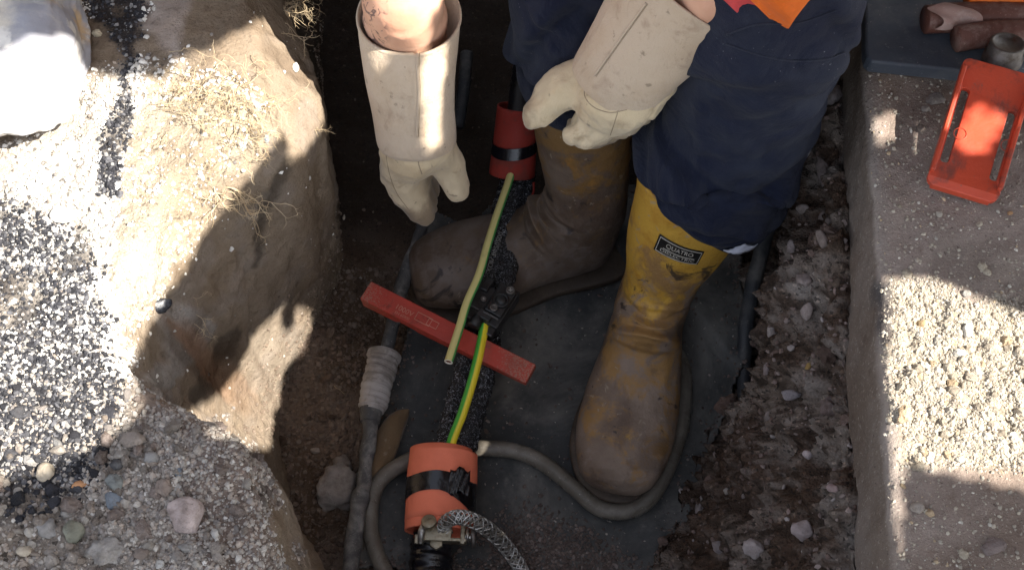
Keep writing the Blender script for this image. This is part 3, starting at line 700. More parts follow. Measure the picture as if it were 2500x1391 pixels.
for s_, t0, size, off in (('1000V', .245, .0105, .55), ('EN 60900', .25, .0055, .82)):
    tv, tf = textmesh(s_, size)
    P_ = [a0 + ax * (L * t0 + x) + up_ * .0005 + side * wd_ * (off - .5) - side * y for x, y in tv]
    if len(P_): mk('lettering', P_, tf, M['text_red'], bar)
mb = MB()
for (cx, hw, hh) in ((.36, .011, .0055), (.415, .0075, .0045)):
    ring = [(-1, -1), (1, -1), (1, 1), (-1, 1)]
    for k in range(4):
        p, q = ring[k], ring[(k + 1) % 4]
        c0 = a0 + ax * (L * cx + p[0] * hw) + up_ * .0004 - side * p[1] * hh; c1 = a0 + ax * (L * cx + q[0] * hw) + up_ * .0004 - side * q[1] * hh
        v, f = boxm((c0 + c1) / 2, (c1 - c0) / 2 + nrm(c1 - c0) * .0003, np.cross(nrm(c1 - c0), up_) * .0004, up_ * .0003); mb.add(v, f)
mb.build('stamped_marks', M['text_red'], bar, smooth=False)

# ---- the power cable: cores, connector, sleeves, clamp
cable = thing('power_cable', W(1120, 1000, .05), 'stripped power cable with tarry black cores running the length of the trench', 'cable')
def core(pts, r, seed):
    def fn(t, th): return 1 + .10 * np.sin(5 * th + 60 * t + seed) * np.sin(37 * t + seed) + .10 * np.sin(190 * t + seed * 2 + 2 * th)
    V, F = tube(pts, r, 220, 16, fn=fn); V = V + .0012 * fbm(V, 160, 3, seed)[:, None] * nrm([.3, .4, 1]); return mk('cable_core', V, F, M['tarry'], cable)
core([W(1250, 360, .155), W(1262, 440, .14), W(1240, 520, .13), W(1218, 610, .125), W(1196, 690, .125), W(1170, 760, .125), W(1150, 830, .12), W(1125, 930, .105), W(1105, 1010, .09), W(1088, 1080, .08), W(1080, 1130, .07)], .0130, 3)
core([W(1268, 370, .15), W(1285, 440, .13), W(1268, 520, .12), W(1248, 610, .12), W(1232, 690, .125), W(1205, 770, .12), W(1195, 850, .11), W(1180, 940, .10), W(1150, 1020, .09), W(1125, 1090, .08), W(1110, 1140, .07)], .0130, 8)
core([W(1235, 370, .13), W(1240, 430, .118), W(1222, 520, .11), W(1200, 610, .105), W(1180, 700, .10), W(1170, 800, .095), W(1178, 900, .085), W(1165, 1000, .075), W(1142, 1090, .07), W(1130, 1140, .065)], .0125, 14)
v, f = capsule_chain([(W(1185, 900, .115), .014), (W(1180, 920, .11), .013)]); mk('bare_joint', v, f, M['tarry'], cable)
# printing on the core
tv, tf = textmesh('XOV 0050500', .0095)
C0, C1 = W(1190, 672, .1375), W(1226, 560, .1405); dx_ = nrm(C1 - C0); dn = nrm(CAM - C0); dy_ = nrm(np.cross(dn, dx_))
mid = (C0 + C1) / 2
P_ = [mid + dx_ * x * 1.15 + dy_ * y + dn * (.0005 - .5 * y * y / .012) for x, y in tv]
mk('lettering', P_, tf, M['dimtext'], cable)

def wire(pts, r, name, label, n=140, yel=(.60, .50, .10), grn=(.05, .28, .05), roll=0.0, width=.30, endcol=None):
    C = catmull(pts, n); T = pathlen_frame(C); m = 24; th = np.linspace(0, 2 * np.pi, m, endpoint=False); V = []; Cc = []
    for i in range(n):
        tocam = nrm(CAM - C[i]); b = nrm(tocam - T[i] * (tocam @ T[i])) if i == 0 else nrm(b - T[i] * (b @ T[i])); a = np.cross(T[i], b)
        V.append(C[i] + r * (a * np.cos(th)[:, None] + b * np.sin(th)[:, None]))
        g = (np.abs(((th - roll + np.pi) % (2 * np.pi)) - np.pi) < width * np.pi)
        Cc.append(np.where(g[:, None], grn, yel))
    V = np.concatenate(V); Cc = np.concatenate(Cc); F = gridfaces(n, m)
    return V, F, Cc, C, T
V, F, Cc, C, T = wire([W(1256, 396, .165), W(1240, 450, .165), W(1212, 530, .168), W(1190, 600, .170), W(1170, 670, .172), W(1140, 740, .174), W(1122, 800, .176), W(1095, 883, .180)], .0056, '', '', yel=(.62, .55, .22), grn=(.06, .33, .08), roll=math.pi - .35, width=.22)
earth = thing('earth_wire', W(1180, 650, .17), 'cut yellow and green earth wire with its bare end over the red bar', 'wire')
mk('insulation', V, F, M['vc'], earth, col=Cc)
e, t_ = C[-1], T[-1]
v, f = disc(e - t_ * .004, t_, .0056, .0044, 24, [(0, .9), (1, 1), (1, .72), (.7, .70)]); mk('cut_rim', v, f, M['rim'], earth)
mb = MB(); a = nrm(np.cross(t_, [0, 0, 1])); b = np.cross(t_, a)
for k, (x, y) in enumerate([(0, 0)] + [(math.cos(q * 1.047), math.sin(q * 1.047)) for q in range(6)]):
    v, f = disc(e - t_ * .004 + (a * x + b * y) * .0024, t_, .0012, .0035, 10); mb.add(v, f)
mb.build('copper_strand', M['copper'], earth)
V, F, Cc, C, T = wire([W(1186, 770, .150), W(1181, 805, .150), W(1168, 870, .148), W(1150, 940, .138), W(1128, 1010, .122), W(1105, 1070, .104), W(1095, 1110, .09)], .0064, '', '', yel=(.74, .58, .03), grn=(.06, .36, .04), roll=.55, width=.25)
V2 = V
bond = tag(mk('bonding_wire', V, F, M['vc'], None, col=Cc), 'bright yellow and green wire running from the black connector into the orange sleeve', 'wire')

# ---- connector
con = thing('cable_connector', W(1195, 750, .13), 'black piercing connector bolted round the cable cores above the red bar', 'connector')
cc = W(1198, 742, .150); cax = nrm(W(1232, 690, .150) - W(1160, 800, .150)); cs = nrm(np.cross(cax, A3(0, -.1, 1))); cs = cs if cs[0] > 0 else -cs; cz = np.cross(cs, cax); cz = cz if cz[2] > 0 else -cz
def cb(dx, dy, dz, hx, hy, hz): return boxm(cc + cs * dx + cax * dy + cz * dz, cs * hx, cax * hy, cz * hz)
mb = MB()
for q in ((-.013, -.006, -.006, .011, .026, .012), (.012, .000, -.004, .015, .031, .014), (.012, .005, .012, .0125, .022, .004), (-.012, -.028, -.008, .010, .008, .008), (.016, -.034, -.006, .009, .007, .010), (.004, -.024, .010, .010, .006, .006), (-.017, .018, .004, .006, .010, .008)):
    v, f = cb(*q); mb.add(v, f)
o = mb.build('connector_body', M['black'], con, smooth=False); bevel(o, .0016, 2)
mb = MB()
for q in ((-.013, -.0325, .003, .009, .0008, .0012), (.012, -.0215, .0165, .011, .0008, .0010), (.017, -.0415, .004, .008, .0008, .0010), (-.013, -.018, .0068, .007, .0008, .0008)):
    v, f = cb(*q); mb.add(v, f)
mb.build('edge_rib', M['ribgrey'], con, smooth=False)
v, f = disc(cc + cs * .013 + cax * .004 + cz * .016, cz, .0105, .004, 40, [(0, 0), (0, 1), (.8, 1), (1, .92), (1, .78), (.6, .74), (.6, .66), (1.3, .6), (1.5, .5), (1.5, 0)]); mk('torque_cap', v, f, M['black'], con)
for (dx, dy, dz, r, m_) in ((.016, .023, .016, .0062, 'steel'), (.010, -.010, .016, .0055, 'darksteel'), (-.010, -.002, .006, .0042, 'steel')):
    v, f = disc(cc + cs * dx + cax * dy + cz * dz, cz, r, .0035, 24, [(0, 0), (0, 1), (.8, 1), (1, .85), (1, .45), (.5, .4), (.5, 0)]); mk('screw', v, f, M['darksteel'], con)
    mb = MB()
    for k in (0, 1):
        a = cs * math.cos(.6 + k * 1.57) + cax * math.sin(.6 + k * 1.57)
        v, f = boxm(cc + cs * dx + cax * dy + cz * (dz + .0024), a * r * .42, np.cross(cz, a) * r * .10, cz * .0008); mb.add(v, f)
    mb.build('screw_cross', M[m_], con, smooth=False)
v, f = disc(cc + cs * -.002 - cax * .028 + cz * .008, -cax, .0085, .016, 24); mk('outlet_nozzle', v, f, M['black'], con)
v, f = disc(cc - cs * .018 - cax * .034 + cz * -.004, -cax, .0075, .010, 24); mk('outlet_nozzle', v, f, M['black'], con)

# ---- orange sleeves
def shell(secs, thick, n=60, m=72, fn=None):
    Vo, F = loft(secs, n, m, False, False, 2.0, fn)
    secs2 = [(c, nrm(a) * (np.linalg.norm(a) - thick), nrm(b) * (np.linalg.norm(b) - thick)) for c, a, b in secs]
    Vi, _ = loft(secs2, n, m, False, False, 2.0, fn); k = len(Vo)
    F2 = F + [tuple(i + k for i in f[::-1]) for f in F]
    for j_ in range(m):
        q = (j_ + 1) % m
        F2 += [(j_, q, q + k, j_ + k)[::-1], ((n - 1) * m + j_, (n - 1) * m + q, (n - 1) * m + q + k, (n - 1) * m + j_ + k)]
    return np.vstack([Vo, Vi]), F2
slv = thing('orange_sleeve', W(1080, 1190, .02), 'bright orange rubber sleeve wrapped round the cable with black tape, in the foreground', 'sleeve')
s0, s1 = W(1083, 1110, .072), W(1071, 1298, .066)
sax = nrm(s1 - s0); sa = nrm(np.cross(A3(0, 0, 1), sax)); sa = sa if sa[0] > 0 else -sa; sb = np.cross(sax, sa); sb = sb if sb[2] > 0 else -sb
SL = np.linalg.norm(s1 - s0)
secs = [(s0 + sax * SL * t, sa * (.0445 + .001 * math.sin(t * 5)) , sb * (.039 - .002 * t)) for t in (0, .33, .66, 1)]
V, F = shell(secs, .0025, 40, 96, fn=lambda t, th: 1 + .012 * np.sin(2 * th + 3 * t))
o = mk('sleeve_wrap', V, F, M['sleeve'], slv)
secs2 = [(s0 + sax * SL * (t * .94 - .055) - sa * .003, sa * .0415, sb * .0375) for t in (0, .5, 1)]
V, F = shell(secs2, .0022, 12, 96); mk('inner_layer', V, F, M['sleeve'], slv)
# tape band, wavy edge
m = 120; n = 16; th = np.linspace(0, 2 * np.pi, m, endpoint=False); V = []
for i in range(n):
    t = i / (n - 1)
    x = np.cos(th); lowr = np.clip(x, 0, 1) ** 1.5
    e0 = .34 + .03 * np.sin(3 * th) + .03 * x ; e1 = .60 + .045 * np.sin(2 * th + 1.2) + .17 * lowr
    tt = e0 * (1 - t) + e1 * t
    r = 1.022 + .004 * np.sin(9 * th + 6 * t) + .012 * (1 - np.abs(2 * t - 1)) * np.abs(np.sin(4.5 * th))
    V.append(s0 + sax * (SL * tt)[:, None] + sa * (.0448 * x * r)[:, None] + sb * (.0385 * np.sin(th) * r)[:, None])
mk('tape_band', np.concatenate(V), gridfaces(n, m), M['tape'], slv)
# crumpled tape end
mb = MB(); cpt = s0 + sax * SL * .42 + sa * .030 + sb * .034; V = []
for i in range(14):
    for j_ in range(10):
        x, y = i / 13, j_ / 9
        V.append(cpt + sa * (-.018 + .026 * x) + sax * (-.014 + .032 * y + .003 * math.sin(x * 9)) + sb * (.002 + .0045 * math.sin(x * 11 + y * 4) ** 2 - .012 * max(0, x - .45) ** 1.2 + .003 * x))
F = [(i * 10 + j_, i * 10 + j_ + 1, (i + 1) * 10 + j_ + 1, (i + 1) * 10 + j_) for i in range(13) for j_ in range(9)]
o = mk('tape_end', V, F, M['tape'], slv); sm = o.modifiers.new('s', 'SOLIDIFY'); sm.thickness = .0006

up2 = thing('worn_shaded_sleeve', W(1255, 400, .1), 'orange sleeve coloured darker for the shade round the cable at the far end, partly under the gloved hand', 'sleeve')
t0_, t1_ = W(1262, 295, .20), W(1250, 425, .142)
tax = nrm(t1_ - t0_); ta = nrm(np.cross(A3(0, 0, 1), tax)); ta = ta if ta[0] > 0 else -ta; tb = np.cross(tax, ta); tb = tb if tb[2] > 0 else -tb
TL = np.linalg.norm(t1_ - t0_)
secs = [(t0_ + tax * TL * t - tax * .02 * (t == 0), ta * (.0290 + .003 * t), tb * (.030 + .002 * t)) for t in (0, .5, 1)]
V, F = shell(secs, .0016, 40, 80, fn=lambda t, th: 1 + .02 * np.sin(2 * th + 2 * t)); mk('sleeve_wrap', V, F, M['sleeve_dark'], up2)
V = []; th = np.linspace(0, 2 * np.pi, 80, endpoint=False)
for i in range(8):
    t = i / 7; tt = .34 + .22 * t + .10 * np.sin(th - .6)
    V.append(t0_ + tax * (TL * tt)[:, None] + ta * (.0322 * np.cos(th))[:, None] + tb * (.0328 * np.sin(th))[:, None])
mk('tape_band', np.concatenate(V), gridfaces(8, 80), M['tape'], up2)
v, f = tube([W(1303, 445, .15), W(1302, 470, .14), W(1290, 492, .13), W(1283, 502, .12)], [.0018, .0016, .0012, .0006], 20, 8); mk('loose_strip', v, f, M['sleeve_dark'], up2)
V, F = tube([W(1268, 330, .19), W(1285, 200, .2), W(1300, 60, .21), W(1310, -100, .22)], .022, 40, 18); mk('cable_sheath', V, F, M['tape'], cable)

# ---- taped cable end and earthing clamp
V, F = tube([W(1062, 1500, .05), W(1056, 1430, .052), W(1052, 1380, .054), W(1052, 1335, .056), W(1056, 1300, .058)], [.028, .028, .0275, .026, .024], 120, 40, fn=lambda t, th: 1 + .035 * np.sin(26 * t + .9 * np.sin(th)) + .02 * np.sin(60 * t + 2 * th))
mk('taped_sheath', V, F, M['tape'], cable)
cl = thing('earth_clamp', W(1075, 1300, .06), 'brassy metal earthing clamp with round knobs fixed below the orange sleeve', 'clamp')
kc = W(1078, 1305, .088); kx_ = sa; ky = -sax; kz = sb
def kb(dx, dy, dz, hx, hy, hz): return boxm(kc + kx_ * dx + ky * dy + kz * dz, kx_ * hx, ky * hy, kz * hz)
mb = MB()
for q in ((-.004, .004, .008, .017, .012, .0022), (.006, -.007, .000, .026, .0022, .010), (-.028, -.005, -.006, .006, .006, .0022), (.027, .002, .004, .003, .014, .006), (-.022, .002, .004, .0025, .012, .007)):
    v, f = kb(*q); mb.add(v, f)
o = mb.build('clamp_bracket', M['brass'], cl, smooth=False); bevel(o, .0012, 2)
v, f = disc(kc + kx_ * -.014 + ky * .006 + kz * .008, nrm(kz + ky * .35 - kx_ * .1), .0042, .014, 20); mk('bolt_shank', v, f, M['brass'], cl)
v, f = disc(kc + kx_ * -.0145 + ky * .0095 + kz * .020, nrm(kz + ky * .35 - kx_ * .15), .0095, .006, 40); mk('bolt_head', v, f, M['brass'], cl)
v, f = disc(kc + kx_ * .026 + ky * -.002 + kz * .004, kx_, .0045, .014, 20); mk('bolt_shank', v, f, M['steel'], cl)
v, f = disc(kc + kx_ * .031 + ky * 0 + kz * .006, kx_, .0085, .004, 6); mk('hex_nut', v, f, M['steel'], cl)
v, f = disc(kc + kx_ * .037 + ky * -.002 + kz * .004, nrm(kx_ + ky * .1), .0135, .006, 48, [(0, 0), (0, .9), (.15, 1), (.85, 1), (1, .9), (1, 0)]); mk('knurled_knob', v, f, M['darksteel'], cl)
v, f = tube([kc + kx_ * -.022 + ky * .010 + kz * .010, kc + kx_ * -.024 + ky * .000 + kz * .014, kc + kx_ * -.025 - ky * .012 + kz * .006], [.004, .0048, .004], 24, 14); mk('hook_bolt', v, f, M['steel'], cl)
v, f = disc(kc + kx_ * -.006 - ky * .010 + kz * -.004, kz, .009, .008, 6); mk('hex_nut', v, f, M['brass'], cl)
# braided strap
bp = catmull([kc + kx_ * .006 + ky * .000 + kz * .004, kc + kx_ * .004 + ky * .010 + kz * .016, W(1112, 1262, .125), W(1150, 1268, .118), W(1190, 1290, .095), W(1225, 1322, .065), W(1255, 1360, .04), W(1280, 1405, .028), W(1300, 1460, .022)], 160)
T = pathlen_frame(bp); mb = MB(); ref = kx_
sidev = np.array([nrm(np.cross(T[i], A3(.1, -.5, .9))) for i in range(160)]); upv = np.cross(sidev, T)
for k in range(10):
    ph = 2 * np.pi * k / 10; dirn = 1 if k % 2 else -1; s_ = np.linspace(0, 1, 160)
    a = ph + dirn * 2 * np.pi * s_ * 6
    wv = .0078 + .0013 * np.sin(3.1 * s_)
    pth = bp + sidev * (np.cos(a) * wv)[:, None] + upv * (np.sin(a) * .0032 + .0008 * np.sin(2 * a + k))[:, None]
    v, f = tube(pth[::1], .0012, 320, 6); mb.add(v, f)
v, f = tube(bp, .0022, 160, 8); mb.add(v, f)
tag(mb.build('braided_strap', M['steel']), 'flat braided metal strap curving from the clamp down to the mat', 'strap')

# ---- rubber pad, taped handles and scraper on the pavement
pad_o = [(2113, -300), (2113, 118), (2117, 138), (2128, 150), (2380, 176), (2560, 190), (2900, 215), (2900, -300)]
pp_ = [W(u, v, .524)[:2] for u, v in pad_o]
n = len(pp_); V = [(x, y, .504) for x, y in pp_] + [(x, y, .524) for x, y in pp_]
F = [tuple(range(n))[::-1], tuple(range(n, 2 * n))] + [(k, (k + 1) % n, (k + 1) % n + n, k + n) for k in range(n)]
o = tag(mk('rubber_pad', V, F, M['pad'], smooth=False), 'thick dark grey rubber pad with a worn edge on the pavement corner', 'mat'); bevel(o, .003, 3)
v0_ = W(2115, 70, .5245); v1_ = W(2185, -5, .5245)
def wrap(t, th): return 1 + .007 * np.sign(np.sin(2 * np.pi * (t * 11 + .15 * np.sin(th)))) + .03 * np.sin(3 * th + 5 * t)
for nm, pts, r, lab in (('taped_handle', [W(2258, 48, .540), W(2300, 46, .540), W(2400, 42, .541), W(2560, 45, .541), W(2700, 48, .541)], .0165, 'brown taped handle with a peeling wrap, farther back on the grey pad'),
                        ('taped_handle', [W(2333, 96, .542), W(2400, 86, .543), W(2500, 82, .543), W(2700, 86, .543)], .0150, 'brown taped handle nearer the orange plate, with an uneven cut end')):
    V, F = tube(pts, [r * .93, r, r], 120, 28, fn=wrap); hnd = tag(mk(nm, V, F, M['browntape']), lab, 'handle', 'brown taped handles on the grey pad')
    e = catmull(pts, 60); c_ = e[0]
    if r > .016:
        V = []
        for i in range(12):
            for j_ in range(12):
                x, y = i / 11, j_ / 11; p_ = c_ + A3(.006 + .042 * x, 0, 0); an = .25 + 1.5 * y + .5 * x * y
                V.append(p_ + (r * 1.10 + .002 * math.sin(7 * x + 5 * y)) * A3(0, -math.cos(an), math.sin(an)) + A3(.008 * math.sin(5 * y), 0, 0))
        F = [(i * 12 + j_, i * 12 + j_ + 1, (i + 1) * 12 + j_ + 1, (i + 1) * 12 + j_) for i in range(11) for j_ in range(11)]
        mk('peeling_tape', V, F, M['tapeflap'], hnd)
V, F = tube([W(2360, -8, .55), W(2430, -6, .55), W(2520, -6, .55), W(2700, -4, .55)], .011, 40, 18)
tag(mk('orange_bar', V, F, M['orangeplastic']), 'orange bar lying behind the brown taped handles', 'bar')

scr = thing('scraper', W(2370, 320, .5), 'orange red plastic plate with two long side slots leaning off the grey pad', 'tool')
q = {'tl': W(2378, 150, .556), 'tr': W(2530, 186, .556), 'br': W(2430, 497, .522), 'bl': W(2238, 432, .520)}
ex = nrm((q['br'] - q['bl']) + (q['tr'] - q['tl'])); ey0 = ((q['tl'] + q['tr']) - (q['bl'] + q['br'])) / 2; ez = nrm(np.cross(ex, ey0)); ez = ez if ez[2] > 0 else -ez; ey = nrm(np.cross(ez, ex)); ey = ey if ey @ ey0 > 0 else -ey
c_ = (q['tl'] + q['tr'] + q['br'] + q['bl']) / 4; hw = (np.linalg.norm(q['br'] - q['bl']) + np.linalg.norm(q['tr'] - q['tl'])) / 4; hl = np.linalg.norm(ey0) / 2
def rr(x0, y0, x1, y1, r, k=5):
    out = []
    for (cx, cy, a0_) in ((x1 - r, y1 - r, 0), (x0 + r, y1 - r, 90), (x0 + r, y0 + r, 180), (x1 - r, y0 + r, 270)):
        for s_ in range(k + 1):
            a = math.radians(a0_ + 90 * s_ / k); out.append((cx + r * math.cos(a), cy + r * math.sin(a)))
    return out
outer = rr(-hw, -hl, hw, hl, .008)
slots = [rr(-hw + .0065, -hl + .026, -hw + .0155, hl - .034, .004)[::-1], rr(hw - .0145, -hl + .022, hw - .0065, hl - .044, .0035)[::-1]]
loops = [outer] + slots
tri = tessellate_polygon([[Vector((x, y, 0)) for x, y in l] for l in loops]); flat = [p for l in loops for p in l]; n = len(flat)
hgt = lambda x, y: .0020 * (abs(x) > hw - .0066) - .004 * max(0, (-hl + .012 - y) / .012)
th_ = .007
V = [c_ + ex * x + ey * y + ez * hgt(x, y) for x, y in flat] + [c_ + ex * x + ey * y - ez * (th_ - hgt(x, y)) for x, y in flat]
F = [tuple(t) for t in tri] + [tuple(i + n for i in t[::-1]) for t in tri]; b_ = 0
for l in loops:
    k = len(l); F += [(b_ + i, b_ + (i + 1) % k, b_ + (i + 1) % k + n, b_ + i + n) for i in range(k)]; b_ += k
o = mk('scraper_plate', V, F, M['scraper'], scr, smooth=False); bm = bmesh.new(); bm.from_mesh(o.data); bmesh.ops.recalc_face_normals(bm, faces=bm.faces); bm.to_mesh(o.data); bm.free(); bevel(o, .0012, 2)
mb = MB()
for sx in (-1, 1):
    v, f = boxm(c_ + ex * sx * (hw - .0022) + ez * .004, ex * .0024, ey * (hl - .012), ez * .004); mb.add(v, f)
v, f = boxm(c_ - ey * (hl - .004) - ez * .008, ex * (hw - .006), ey * .0045, ez * .006); mb.add(v, f)
o = mb.build('side_rail', M['scraper'], scr, smooth=False); bevel(o, .0015, 3)
mb = MB()
for (x, y) in ((-.018, -.012), (.030, -.010)):
    v, f = disc(c_ + ex * x + ey * y + ez * .0002, ez, .0068, .0006, 32, [(0, .9), (1, .9), (1, 1), (0, 1)]); mk('moulded_ring', v, f, M['scraper'], scr)
fc = W(2452, 128, .553)
v, f = disc(fc - A3(0, .004, .012), A3(0, .25, 1), .0185, .026, 48, [(0, 1.12), (.35, 1.12), (.36, 1), (.96, 1), (1, .95), (1, .80), (.9, .77), (.9, 0)]); mk('steel_socket', v, f, M['darksteel'], scr)
v, f = disc(fc - A3(-.006, .018, .022), A3(0, .12, 1), .027, .016, 40, [(0, 1), (.8, 1), (1, .9), (1, 0)]); mk('socket_base', v, f, M['pad'], scr)
# second pipe standing in the dark
V, F = tube([W(1140, 130, .05), W(1132, 220, .04), W(1118, 310, .03)], .010, 30, 16)
tag(mk('grey_pipe', V, F, M['hose_dark']), 'dim grey pipe end in the dark behind the gloved right forearm', 'pipe')
# ---------------------------------------------------------------- the worker
person = thing('person', (.16, .12, 0), 'worker in yellow rubber boots, navy trousers and leather gauntlets bending into the trench', 'person')

def boot(matn, toe, heel, lean, scale, mud_top, mud_add, label, seed, shaft_top=.40, shaft_w=1.0, aw=1.0):
    toe = A3(*toe); heel = A3(*heel); f2 = nrm((toe - heel) * A3(1, 1, 0)); s2 = A3(f2[1], -f2[0], 0); Lf = np.linalg.norm((toe - heel)[:2]) / .33
    lean = A3(*lean)
    def pt(F_, S_, U_): return heel + f2 * F_ * Lf + s2 * S_ * scale + A3(0, 0, U_ * scale + .014) + lean * max(0, U_ - .10)
    def vec(F_, U_): return f2 * F_ * Lf + A3(0, 0, U_ * scale)
    raw = [((.326, .034), (0, .010), .018), ((.320, .038), (0, .026), .040), ((.300, .042), (0, .037), .056), ((.25, .047), (0, .044), .068), ((.19, .052), (.01, .050), .066),
           ((.14, .062), (.02, .061), .058), ((.092, .083), (.058, .074), .052), ((.070, .125), (.066, .036), .050), ((.068, .17), (.066, .008), .054), ((.072, .22), (.070, 0), .062),
           ((.078, .28), (.075, 0), .069), ((.082, .34), (.079, 0), .075), ((.084, shaft_top), (.082, 0), .078)]
    secs = [(pt(c[0], 0, c[1]), s2 * a * scale * (aw if i > 8 else .95), vec(*b) * (1 if i < 7 else shaft_w)) for i, (c, b, a) in enumerate(raw)]
    def fn(t, th):
        fr = np.clip(np.sin(th), 0, 1) ** .7; g = lambda x, w: np.exp(-((t - x) / w) ** 2)
        w2 = .012 * np.sin(3 * th + seed); r = 1 + fr * (.06 * g(.50 + w2, .012) - .06 * g(.528 + w2, .012) + .06 * g(.56 - w2, .013) - .05 * g(.59 - w2, .012) + .04 * g(.62 + w2, .012) + .03 * g(.455 - w2, .010) - .02 * g(.44 - w2, .008))
        r = r + .035 * np.sin(4 * th + 30 * t + seed) * g(.56, .07) + .02 * g(.975, .012)
        r = r + .012 * np.sin(3 * th + 9 * t + seed) * (t > .3) + .018 * np.sin(2 * th + 14 * t + seed) * g(.62, .12)
        r = r + .012 * g(.13, .01) * (np.abs(np.cos(th)) < .95)
        return r
    V, F = loft(secs, 190, 120, True, False, 2.15, fn)
    nz = fbm(V, 22, 3, seed) * .0022 + fbm(V, 60, 3, seed + 5) * .0009
    cen = np.mean(V, 0); V = V + nz[:, None] * nrm([.3, -.5, .8])
    V[:, 2] = np.maximum(V[:, 2], heel[2] + .015)
    h = (V[:, 2] - heel[2]) / mud_top; mud = np.clip(.95 - h * .95, 0, .95) + mud_add
    o = mk('boot', V, F, M[matn], person, attrs={'mud': mud})
    if label: o['label'] = label
    sd = o.modifiers.new('s', 'SOLIDIFY'); sd.thickness = .004; sd.offset = -1
    # sole
    prof = [(.332, .0), (.328, .022), (.312, .046), (.285, .062), (.25, .071), (.20, .069), (.15, .058), (.11, .050), (.06, .049), (.02, .044), (-.003, .028), (-.010, 0)]
    ring = [(a, b) for a, b in prof] + [(a, -b) for a, b in prof[-2:0:-1]]
    R_ = catmull([(a, b, 0) for a, b in ring + ring[:1]], 90)[:-1]; k = len(R_); V = []
    for (zz, gr) in ((.001, -.002), (.004, .0), (.012, .0005), (.016, .0), (.018, -.004)):
        for a, b, _ in R_:
            q_ = nrm([a - .16, b * 2, 0]); V.append(heel + f2 * (a + q_[0] * gr) * Lf + s2 * (b + q_[1] * gr) * scale + A3(0, 0, zz))
    F = gridfaces(5, k); F += [tuple(range(k))[::-1], tuple(range(4 * k, 5 * k))]
    sole = mk('sole', np.array(V), F, M['solem'], o)
    return o
ZB = .014
b1 = boot('boot1', list(W(1488, 1240, 0)[:2]) + [ZB], [.202, -.036, ZB], (.17, .26, 0), 1.0, .33, .06, 'yellow rubber boot pointing to the camera with a black label', 3, shaft_top=.352, shaft_w=.82, aw=1.0)
b2 = boot('boot2', [-.148, -.022, ZB], [.165, .045, ZB], (.00, .22, 0), 1.0, .46, .22, 'muddier brown yellow rubber boot pointing left', 9, shaft_top=.42, shaft_w=.86, aw=.86)
BB1 = bvh_of(b1)

# label on the front boot
qa, qb, qc, qd = (1612, 569), (1719, 612), (1702, 643), (1597, 606)
def quad(x, y):          # x,y in 0..1 ; y=0 top ; edges sag like the curved shaft
    sag = 9 * (1 - (2 * x - 1) ** 2)
    u_ = (qa[0] * (1 - x) + qb[0] * x) * (1 - y) + (qd[0] * (1 - x) + qc[0] * x) * y
    v_ = (qa[1] * (1 - x) + qb[1] * x) * (1 - y) + (qd[1] * (1 - x) + qc[1] * x) * y
    return u_, v_ + sag
def onboot(x, y, off):
    h = rayhit(BB1, *quad(x, y))
    if h is None: return W(*quad(x, y), .27)
    return h[0] + h[1] * off
V = [onboot(i / 30, j_ / 12, .0012) for i in range(31) for j_ in range(13)]
F = [(i * 13 + j_, i * 13 + j_ + 1, (i + 1) * 13 + j_ + 1, (i + 1) * 13 + j_) for i in range(30) for j_ in range(12)]
lab = mk('boot_label', V, F, M['label'], b1); sd = lab.modifiers.new('s', 'SOLIDIFY'); sd.thickness = .0005; sd.offset = 1
mb = MB()
for s_, y0, hh, sx in (('QUATRO', .35, .42, .60), ('DIELECTRIC', .745, .24, .76)):
    tv, tf = textmesh(s_, 1.0, .004); tv = tv / np.array([np.ptp(tv[:, 0]), np.ptp(tv[:, 1])])
    mb.add([onboot(.5 + x * sx, y0 - y * hh * .75, .0026) for x, y in tv], tf)
def strip(p, q, w):
    V = []; d_ = np.array(q) - np.array(p); n_ = np.array([-d_[1] * .35, d_[0] / .35]); n_ = n_ / (np.hypot(n_[0], n_[1] * .35) + 1e-9) * w
    for i in range(21):
        c_ = np.array(p) + d_ * i / 20
        V += [onboot(*(c_ + n_ * .5), .0024), onboot(*(c_ - n_ * .5), .0024)]
    mb.add(V, [(2 * i, 2 * i + 1, 2 * i + 3, 2 * i + 2) for i in range(20)])
for p, q in (((.04, .08), (.96, .08)), ((.04, .93), (.96, .93)), ((.16, .60), (.86, .60))): strip(p, q, .018)
for x in (.04, .96):
    V = [];
    for i in range(9):
        y = .08 + .85 * i / 8; V += [onboot(x - .006, y, .0024), onboot(x + .006, y, .0024)]
    mb.add(V, [(2 * i, 2 * i + 1, 2 * i + 3, 2 * i + 2) for i in range(8)])
mb.build('lettering', M['text'], lab, smooth=False)

